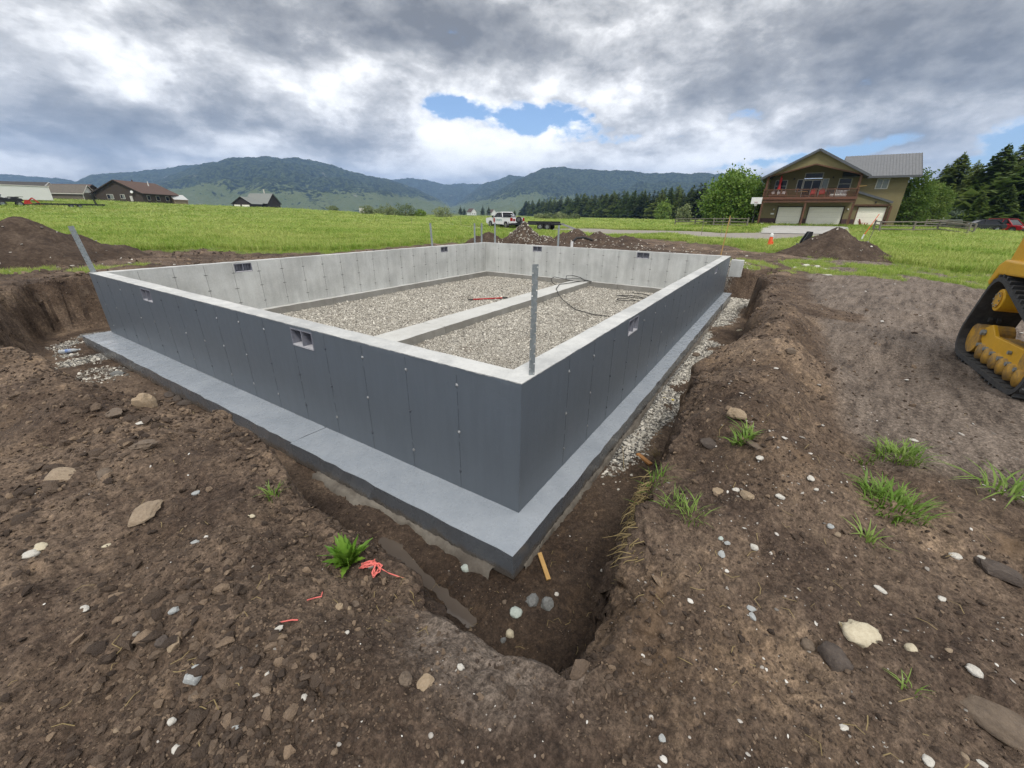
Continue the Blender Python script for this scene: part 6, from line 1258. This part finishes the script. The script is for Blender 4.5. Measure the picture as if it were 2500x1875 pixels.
S_ = [(2100, 1553, 90, 'cream', 'largest smooth cream boulder on the bare soil at right', 'stone', 1.25, .62), (2034, 1612, 84, 'dark', 'dark soil-covered boulder below the big cream one', 'stone', 1.2, .8), (1972, 1580, 40, 'dirt', 'brown lump touching the dark boulder', 'stone', 1.1, .8), (2377, 1642, 40, 'white', 'rounded white stone near the right edge below the boulder', 'stone', 1.2, .6),
      (2222, 1587, 34, 'cream', 'small brownish-white stone right of the cream boulder', 'stone', 1.2, .7), (2315, 1590, 20, 'buff', 'small buff stone right of the white rounded one', 'stone', 1.3, .6), (2332, 1358, 36, 'white', 'flat white oblong stone on smooth soil at right', 'stone', 1.5, .5), (2396, 1365, 36, 'white', 'flat white stone beside the dark clod at the right edge', 'stone', 1.5, .5), (2440, 1400, 110, 'dark', 'big dark clod cut by the right edge', 'clod', 1.3, .5),
      (2298, 1463, 22, 'white', 'small white stone halfway down the right side', 'stone', 1.2, .6), (2150, 1440, 30, 'white', 'white lumpy stone above the cream boulder', 'stone', 1.6, .5), (1841, 1339, 22, 'white', 'pointed white stone left of the right grass clumps', 'stone', 1.2, .8), (1760, 1356, 24, 'grey', 'grey-brown flat stone near the pit edge', 'stone', 1.4, .5), (1775, 1328, 16, 'grey', 'small dark grey stone near the pit edge', 'stone', 1.1, .7), (1759, 1317, 14, 'green', 'tiny pale blue-grey stone near the pit edge', 'stone', 1.1, .7),
      (1834, 1487, 24, 'grey', 'pale grey stone in the middle of the right foreground', 'stone', 1.2, .6), (1838, 1510, 28, 'grey', 'shiny grey stone just under the pale grey one', 'stone', 1.3, .6), (1616, 1806, 22, 'grey', 'grey stone at the bottom centre right', 'stone', 1.2, .8), (2060, 1777, 28, 'white', 'white oblong stone near the bottom right', 'stone', 1.5, .6), (2262, 1862, 32, 'white', 'white chunk cut by the bottom edge', 'stone', 1.2, .7), (2355, 1850, 28, 'buff', 'buff stone near the bottom right corner', 'stone', 1.3, .6), (2400, 1866, 26, 'white', 'white stone beside the buff one at the bottom', 'stone', 1.4, .5),
      (1854, 1124, 26, 'white', 'rounded white stone by the small grass tuft on the right bank', 'stone', 1.4, .5), (1796, 1197, 18, 'white', 'bright white round stone in the gravel patch', 'stone', 1.2, .7), (1822, 1214, 44, 'tan', 'orange-brown clod in the gravel patch', 'clod', 1.2, .6), (1755, 1200, 44, 'tan', 'flat orange clay lump left of the bright stone', 'clod', 1.6, .3), (1905, 1213, 24, 'white', 'white stone right of the gravel patch', 'stone', 1.3, .6), (1980, 1169, 26, 'white', 'pale stone on the slope right of the gravel patch', 'stone', 1.5, .5), (2230, 1077, 22, 'white', 'white stone right of the upper grass clump', 'stone', 1.5, .5), (1990, 1200, 14, 'white', 'small white pebble beside the lower grass clump', 'stone', 1.3, .6), (2026, 1203, 16, 'white', 'oblong white pebble left of the lower grass clump', 'stone', 1.6, .5), (2045, 1306, 22, 'buff', 'brown-topped stone among the lowest grass blades', 'stone', 1.3, .7), (2027, 1287, 24, 'grey', 'pale grey stone left of the lowest grass blades', 'stone', 1.5, .5),
      (1797, 1018, 50, 'tan', 'knobbly tan clod on the right bank above the grass tuft', 'clod', 1.15, .9), (1700, 868, 22, 'dirt', 'brown clod on the far part of the right bank', 'clod', 1.1, .8), (1930, 864, 30, 'dirt', 'weathered brown clod on the right bank', 'clod', 1.1, .8), (1735, 1085, 60, 'dark', 'dark wet clod at the edge of the right bank', 'clod', 1.4, .5), (1845, 1092, 60, 'dirt', 'smooth brown earth lump right of the grass tuft', 'clod', 2., .4),
      (1260, 1497, 40, 'green', 'pale green stone in the bottom of the pit', 'stone', 1.3, .7), (1300, 1468, 36, 'slate', 'dark grey stone in the pit beside the corner', 'stone', 1.1, .9), (1337, 1477, 44, 'slate', 'larger dark grey stone in the pit', 'stone', 1.2, .9), (1359, 1453, 14, 'white', 'white pebble beside the dark pit stones', 'stone', 1.1, .8), (1245, 1550, 26, 'cream', 'brown and white stone on the near pit slope', 'stone', 1.1, .9), (1228, 1563, 18, 'slate', 'dark pebble by the brown and white stone', 'stone', 1.1, .8), (1232, 1472, 14, 'dirt', 'small brown clod in the pit', 'clod', 1., .9), (1138, 1390, 30, 'green', 'pale angular stone against the footing', 'stone', 1.2, .9),
      (360, 990, 56, 'tan', 'upright tan clod on the left bank edge', 'clod', 1.0, 1.0), (345, 1035, 22, 'white', 'flat white stone on the left bank below the tan clod', 'stone', 1.5, .4), (350, 1255, 120, 'buff', 'large flat tan slab of hardpan on the left bank', 'clod', 1.8, .35), (155, 1167, 86, 'buff', 'pale flat clod left of the tan slab', 'clod', 1.4, .4), (255, 1160, 70, 'dirt', 'dark pointed flake of soil between two pale clods', 'clod', 1.8, .35), (355, 1090, 70, 'dirt', 'long brown clod above the tan slab', 'clod', 1.5, .5), (280, 1010, 66, 'dirt', 'flat brown clod on the upper left bank', 'clod', 1.8, .35),
      (80, 1358, 40, 'white', 'white broken stone at the left edge', 'stone', 1.2, .6), (102, 1338, 46, 'cream', 'curved tan stone beside the white broken one', 'stone', 2., .4), (208, 1490, 38, 'white', 'elongated white stone at lower left', 'stone', 2.2, .5), (428, 1495, 30, 'grey', 'grey-brown stone at lower left', 'stone', 1.4, .6), (477, 1325, 26, 'grey', 'blue-grey stone in the left foreground', 'stone', 1.6, .5), (480, 1205, 22, 'grey', 'flat grey stone above the blue-grey one', 'stone', 1.4, .5), (680, 1540, 26, 'white', 'bright white pointed stone below the dandelion', 'stone', 1.5, .5), (262, 1332, 22, 'cream', 'pinkish oblong pebble in the left foreground', 'stone', 1.7, .5), (615, 1262, 22, 'cream', 'cream oval pebble above the dandelion roots', 'stone', 1.8, .5), (427, 1578, 40, 'tan', 'angular tan clod at lower left', 'clod', 1.1, .9), (395, 1570, 36, 'dark', 'black clod touching the angular tan one', 'clod', 1.2, .8),
      (473, 1665, 44, 'grey', 'grey crumbling stone at lower left centre', 'stone', 1.2, .8), (480, 1635, 20, 'grey', 'small pale stone above the crumbling grey one', 'stone', 1.2, .9), (745, 1706, 22, 'white', 'white tooth-shaped stone at bottom left centre', 'stone', 1.3, .7), (581, 1779, 26, 'grey', 'grey oblong stone near the bottom', 'stone', 1.8, .5), (421, 1765, 22, 'white', 'white stone near the bottom left', 'stone', 1.1, .8), (431, 1833, 26, 'white', 'white oval stone at the bottom left', 'stone', 1.4, .6), (290, 1784, 20, 'buff', 'buff round stone at the bottom left', 'stone', 1.3, .6), (654, 1650, 16, 'white', 'small white stone left of the tooth-shaped one', 'stone', 1.2, .7), (475, 1706, 36, 'dirt', 'brown clod below the crumbling grey stone', 'clod', 1.4, .6),
      (1040, 1670, 52, 'tan', 'golden-brown clod at the bottom centre', 'clod', 1.3, .7), (992, 1665, 44, 'dirt', 'dark brown clod beside the golden one', 'clod', 1.1, .9), (1125, 1633, 22, 'white', 'white chip on the near lip of the pit', 'stone', 1.2, .7), (828, 1485, 24, 'tan', 'tan clod below the dandelion', 'clod', 1.1, .9), (853, 1492, 20, 'tan', 'second tan clod below the dandelion', 'clod', 1.1, .9), (868, 1480, 26, 'dirt', 'brown clod right of the two tan ones', 'clod', 1.2, .8), (847, 1548, 14, 'white', 'white pebble below the tan clods', 'stone', 1.2, .7), (1470, 1393, 12, 'white', 'white pebble on the pit slope', 'stone', 1.2, .7),
      (290, 913, 44, 'slate', 'flat grey rock lying beside the footing in the left trench', 'stone', 1.6, .5), (415, 965, 40, 'dark', 'dark rock by the left footing edge', 'stone', 1.6, .5), (435, 975, 36, 'dark', 'second dark rock by the left footing edge', 'stone', 1.4, .6), (455, 985, 38, 'dark', 'third dark rock by the left footing edge, nearest', 'stone', 1.4, .6),
      (1967, 650, 18, 'white', 'white boulder in the patchy grass by the soil cone', 'stone', 1.3, .8), (1994, 653, 12, 'white', 'pointed white stone right of the white boulder', 'stone', 1., 1.), (2018, 658, 14, 'white', 'flat white stone right of the pointed one', 'stone', 1.8, .5), (2020, 672, 22, 'white', 'long flat white stone on the track edge', 'stone', 2.2, .4), (1941, 654, 10, 'white', 'small white stone left of the white boulder', 'stone', 1.2, .7), (1805, 807, 16, 'cream', 'pale stone in the right trench gravel', 'stone', 1.5, .5), (2420, 1745, 0, 'tan', '', '', 1, 1)]
for px, py, w, kind, lb, cat, asp, fl in S_:
    if w: stone(px, py, w, kind, lb, cat, 'stone' if cat == 'stone' else 'soil_clod', asp, fl, facet=(cat == 'clod' or kind in ('slate', 'grey')))
o = stone(2450, 1775, 190, 'dirt', 'big brown earth-covered boulder cut by the bottom right corner', 'boulder', 'boulder', 1.6, .5, .9)
# puddle of muddy water at the near corner
m_mud, N = material('muddy_water'); co = N.n('ShaderNodeTexCoord').outputs['Object']; finish(N, N.mix(N.noise(co, 5, 4), (.085, .066, .052), (.11, .088, .07)), .03, N.noise(co, 14, 3), .02, .01, spec=.5)
xs = np.arange(-1.15, -.42, .008); ys = np.arange(-.35, 1.3, .008); X, Y = np.meshgrid(xs, ys, indexing='ij'); GZ_ = ground_z(X, Y)
zp = float(np.median([ground_z(*p) for p in PUDDLE]))+.03
wet = (GZ_ < zp+.012) & (line_d(X, Y, PUDDLE) < .2); ii = np.arange(X.size).reshape(X.shape); keep = wet[:-1, :-1] & wet[1:, :-1] & wet[1:, 1:] & wet[:-1, 1:]
F = np.stack([ii[:-1, :-1], ii[1:, :-1], ii[1:, 1:], ii[:-1, 1:]], -1)[keep]; us, F = np.unique(F, return_inverse=True); F = F.reshape(-1, 4)
me = np_mesh('puddle_water', np.stack([X.ravel()[us], Y.ravel()[us], np.full(len(us), zp)], -1), F, m_mud); tag(mesh_obj('puddle_water', me), 'narrow muddy puddle beside the near footing corner', 'puddle', kind='structure')
# pieces of wood and litter
def lath(label, a, b, w, h, mat, name='wood_stake', cat='stake', za=0., zb=0., point=False):
    p = hit(*a); q = hit(*b); p[2] += za; q[2] += zb; return tag(MB().bar(p, q, w, h).build(name, mat, None, bevel=.002), label, cat)
lath('yellow pine stake leaning in the pit by the footing corner', (1316, 1368), (1339, 1422), .035, .02, m_wood, za=.08, zb=.02); lath('orange-brown wood offcut on the trench floor by the right bank', (1556, 1112), (1588, 1138), .05, .025, pmat('orange_wood', (.50, .25, .09), (.42, .20, .07), 8), 'wood_offcut', 'offcut', .02, .02)
lath('yellow plastic strip on the trench gravel', (1620, 972), (1645, 980), .03, .01, pmat('yellow_plastic', (.68, .52, .04), (.6, .46, .04), 8, .4), 'plastic_strip', 'strip', .01, .02)
lath('thin dry twig standing in the right trench', (1523, 1150), (1517, 1110), .006, .006, m_straw, 'dry_twig', 'twig', .02, .12)
lath('white paper scrap beside the right footing', (1672, 870), (1677, 872), .05, .01, m_white, 'paper_scrap', 'litter', .02, .02)
# pink string tangle
m_pink = pmat('pink_twine', (.78, .20, .17), (.70, .16, .14), 8, .6); c0 = hit(905, 1395, True); r = random.Random(4); m = MB(); pp = []
for k in range(70):
    a = k*.75; rad = .045+.03*math.sin(k*.31); pp.append((c0[0]+.032*math.sin(a)*1.0+r.uniform(-.012, .012), c0[1]-.02+.055*math.cos(a*.5+.4)+r.uniform(-.01, .01), c0[2]+.03+.018*r.random()))
m.tube(pp, .0028, 5); e = hit(990, 1418, True); m.tube([pp[-1], (c0+e)/2+np.array([0, 0, .02]), e+np.array([0, 0, .01])], .0028, 5); tag(m.build('pink_twine', m_pink), 'tangle of pink twine beside the dandelion', 'twine')
for lb, A in (('short curl of pink twine on the soil below the dandelion', [(677, 1530), (690, 1522), (715, 1520), (728, 1517)]), ('bit of pink twine left of the tan clods', [(752, 1472), (770, 1465), (785, 1460), (788, 1450)])): m = MB(); m.tube([hit(*a, True)+np.array([0, 0, .008]) for a in A], .003, 5); tag(m.build('pink_twine', m_pink), lb, 'twine')
# plastic bottle
m_bot, N = material('clear_plastic'); finish(N, (.75, .80, .84), .12, spec=.5, trans=.5)
p = hit(160, 864); q = hit(186, 861); o = tag(empty('plastic_bottle', tuple((p+q)/2+np.array([0, 0, .05]))), 'clear plastic water bottle lying in the left end of the dig', 'bottle'); d = Vector(q-p); d.z = 0; d.normalize(); m = MB(); m.tube([d*k for k in (-.15, -.14, -.02, .06, .10, .13)], [.03, .036, .036, .034, .018, .013], 12); m.build('body', m_bot, o, True); m = MB(); m.tube([d*-.06, d*.02], .0368, 12); m.build('wrapper', pmat('blue_wrapper', (.05, .14, .42), (.5, .55, .6), 12, .4), o); MB().cyl(d*.13, d*.15, .015).build('cap', m_white, o); o.scale = (1.05,)*3
# black hose, red bar inside the foundation
def onz(px, py, z): d = ray(px, py); return CAM+(z-CAM[2])/d[2]*d
z2 = lambda x, y: (1100+x/3.16, 600+y/3.16)
m = MB(); A = [(1225, 545, -.15), (1100, 530, -.15), (960, 490, -.15), (880, 430, -.12), (835, 380, -.03), (815, 330, .02), (840, 298, .02), (930, 285, .03), (1040, 268, .04), (1000, 245, .12), (940, 228, .16), (895, 232, .12), (890, 262, .04), (960, 272, .03), (1060, 272, .03), (1088, 275, .02), (1000, 255, .05), (870, 255, .03), (800, 240, .1), (775, 255, .1), (785, 285, 0), (810, 300, -.1)]
m.tube([onz(*z2(x, y), z) for x, y, z in A], .013, 7); tag(m.build('black_hose', m_black, None, True), 'long black hose coiled over the end of the strip footing', 'hose')
z1_ = lambda x, y: z2(x, y); m = MB(); cc = onz(*z2(1400, 432), -.15)
m.tube([cc+np.array([.28*math.cos(a)*(1+.06*math.sin(3*a)), .5*math.sin(a), .015*math.sin(2.3*a)+.01+k*.004]) for k, a in enumerate(np.linspace(0, 12.8, 60))], .012, 6); tag(m.build('black_hose', m_black, None, True), 'loop of black hose lying against the right wall', 'hose')
pa, pb = onz(*z2(135, 416), -.14), onz(*z2(440, 400), -.14); o = tag(empty('red_bar', tuple(pa)), 'long red steel bar lying on the gravel bed', 'bar'); L_ = Vector(pb-pa); MB().cyl(L_*.12, L_*.86, .022).build('shaft', m_red, o); MB().cyl((0, 0, 0), L_*.12, .014, .024).build('tip', m_blkp, o); MB().cyl(L_*.86, L_, .024, .024).build('grip', m_blkp, o)
# drain pipe and white cap beyond the back wall
p = polar(1192, 22); b = onz(1345, 598, 1.0); o = tag(empty('drain_pipe', (15.4, 6.75, .95)), 'black corrugated drain pipe with a white stub behind the back wall', 'pipe'); MB().cyl((0, 0, -.1), (0, 0, .36), .06, .06, 12).build('stub', m_white, o); m = MB(); m.tube([(.05, -.02, .35), (.2, -.12, .50), (.5, -.35, .52), (.9, -.6, .4)], .055, 9); m.build('pipe', m_black, o)

# ------------------------------------------------------------------ weeds and grass clumps on the banks
def weed_clump(label, px, py, n, h, spread_, mat, seed, w=.011, droop=.8, lean=(0, 0)):
    p = hit(px, py, True); r = np.random.default_rng(seed); V = []; F = []
    for i in range(n):
        a = r.uniform(0, 6.283); rad = spread_*r.random()**.6; bx_, by_ = rad*math.cos(a), rad*math.sin(a); bz = float(ground_z(p[0]+bx_, p[1]+by_))-p[2]-.01; l = h*r.uniform(.45, 1.15); d = a+r.normal(0, .9); k = droop*r.uniform(.4, 1.5); ca, sa = math.cos(d), math.sin(d); b = len(V); ww = w*r.uniform(.6, 1.3)
        for t in (0, .3, .6, .85, 1.):
            wt = ww*(.7+.9*t-1.7*t*t)+.0006; ox = k*l*t*t; z = l*(t-.42*k*t*t); cx, cy = bx_+(ox+lean[0]*l*t)*ca, by_+(ox+lean[1]*l*t)*sa
            V += [(cx-sa*wt/2, cy+ca*wt/2, bz+z), (cx+sa*wt/2, cy-ca*wt/2, bz+z+.15*wt)]
        F += [(b+2*q, b+2*q+1, b+2*q+3, b+2*q+2) for q in range(4)]
    me = np_mesh('grass_clump', V, F, mat); return tag(mesh_obj('grass_clump', me, loc=tuple(p)), label, 'grass clump', 'grass clumps on the bare banks')
weed_clump('upper of the two grass clumps on the right slope', 2200, 1115, 130, .15, .13, m_grass2, 1); weed_clump('larger lower grass clump on the right slope', 2175, 1235, 190, .145, .16, m_grass2, 2); weed_clump('few grass blades below the larger clump at right', 2120, 1322, 18, .13, .04, m_grass2, 3); weed_clump('grass clump with broad blades on the right bank edge', 1812, 1078, 46, .12, .05, m_grass2, 4, .013); weed_clump('sparse yellowish weed left of the upper right clump', 2115, 1125, 26, .09, .05, m_leaf, 5, .008)
weed_clump('long limp grass blades at the right edge', 2455, 1210, 46, .20, .12, m_grass2, 6, .014, 1.3); weed_clump('small dark grass tuft in the left trench edge', 668, 1215, 34, .11, .03, m_grass2, 7, .006, .6); weed_clump('thin grass growing on the lip of the right bank', 1590, 1190, 60, .12, .09, m_grass2, 8, .006); weed_clump('second thin tuft on the lip of the right bank', 1640, 1235, 40, .12, .06, m_grass2, 9, .006); weed_clump('third tuft beside the bank lip, furthest from the foundation', 1690, 1260, 44, .13, .06, m_grass2, 10, .006); weed_clump('straw-coloured tuft at the top of the right bank lip', 1608, 1115, 60, .11, .07, m_straw, 11, .005)
weed_clump('few thin weeds at the bottom right', 2225, 1690, 12, .08, .03, m_grass2, 12, .006)
# dry roots hanging over the bank
p = hit(1565, 1300, True); r = np.random.default_rng(9); m = MB(); c1 = np.array([-.33, -.93])
for i in range(330):
    t = r.random(); bx_ = -.72+.85*t; by_ = float(np.interp(bx_, [-.93, -.68, -.27, .15], [-1.26, -1.20, -1.10, -1.05])); z0 = float(ground_z(bx_, by_-.12, False))-.05-.34*r.random()**1.3; by_ += .02+.10*r.random(); l = r.uniform(.025, .11)*(1+r.random()); d = r.normal(0, .04, 2)
    m.tube([(bx_, by_-.03, z0), (bx_+d[0]*.6, by_+.012+d[1]*.4, z0-l*.4), (bx_+d[0], by_+.015+d[1], z0-l)], [.0034, .0028, .0012], 4)
tag(m.build('root_mat', m_straw), 'mat of dry straw-coloured roots hanging from the right bank', 'roots')
# dandelion
p = hit(852, 1385, True); o = tag(empty('dandelion_plant', tuple(p)), 'leafy green dandelion growing on the near bank', 'dandelion'); r = np.random.default_rng(3)
m_dand = leaf_mat('dandelion_leaf', (.09, .20, .02), (.20, .34, .05), 8., .3, .4, .2)
for i in range(46):
    a = r.uniform(0, 6.283); l = r.uniform(.09, .23); k = r.uniform(.15, .75); ca, sa = math.cos(a), math.sin(a); V = []; F = []; ns = 9
    for q in range(ns+1):
        t = q/ns; w_ = .020*math.sin(math.pi*min(1, t**.7*.96+.04))*(1.25 if q % 2 else .7)+.002; rr_ = l*(t*k+.12*t*t); z = l*(t*(1.05-k*.55)-.35*k*t*t)+.01
        V += [(ca*rr_-sa*w_, sa*rr_+ca*w_, z+.25*w_), (ca*rr_, sa*rr_, z-.004), (ca*rr_+sa*w_, sa*rr_-ca*w_, z+.25*w_)]
    for q in range(ns): b = 3*q; F += [(b, b+1, b+4, b+3), (b+1, b+2, b+5, b+4)]
    mesh_obj('leaf', np_mesh('leaf', V, F, m_dand, True), o)
for i in range(16):
    a = r.uniform(0, 6.283); l = r.uniform(.1, .2); m = MB(); m.tube([(0, 0, 0), (.3*l*math.cos(a), .3*l*math.sin(a), l*.6), (.75*l*math.cos(a), .75*l*math.sin(a), l*.75)], [.0022, .0018, .001], 4); m.build('stem', m_dand, o)
# dry stalks strewn over the soil
x, y, rr2 = spread(420, 1.2, 9); ok = outside(x, y); x, y, rr2 = x[ok], y[ok], rr2[ok]; V = []; F = []
for xx, yy in zip(x, y):
    a = rng.uniform(0, 6.28); l = rng.uniform(.02, .07); d = np.array([math.cos(a), math.sin(a)]); b = len(V); w_ = .0016; cu = rng.normal(0, .3)*l; nn = np.array([-d[1], d[0]])
    for t in (0, .5, 1.): q = np.array([xx, yy])+d*l*t+nn*cu*t*(1-t)*4; z = float(ground_z(*q))+.008+.012*math.sin(3.14*t); V += [(*(q-nn*w_), z), (*(q+nn*w_), z)]
    F += [(b, b+1, b+3, b+2), (b+2, b+3, b+5, b+4)]
tag(mesh_obj('dry_stalks', np_mesh('dry_stalks', V, F, m_straw)), 'scattered bits of dry straw and rootlets on the soil', 'dry stalks', kind='stuff')
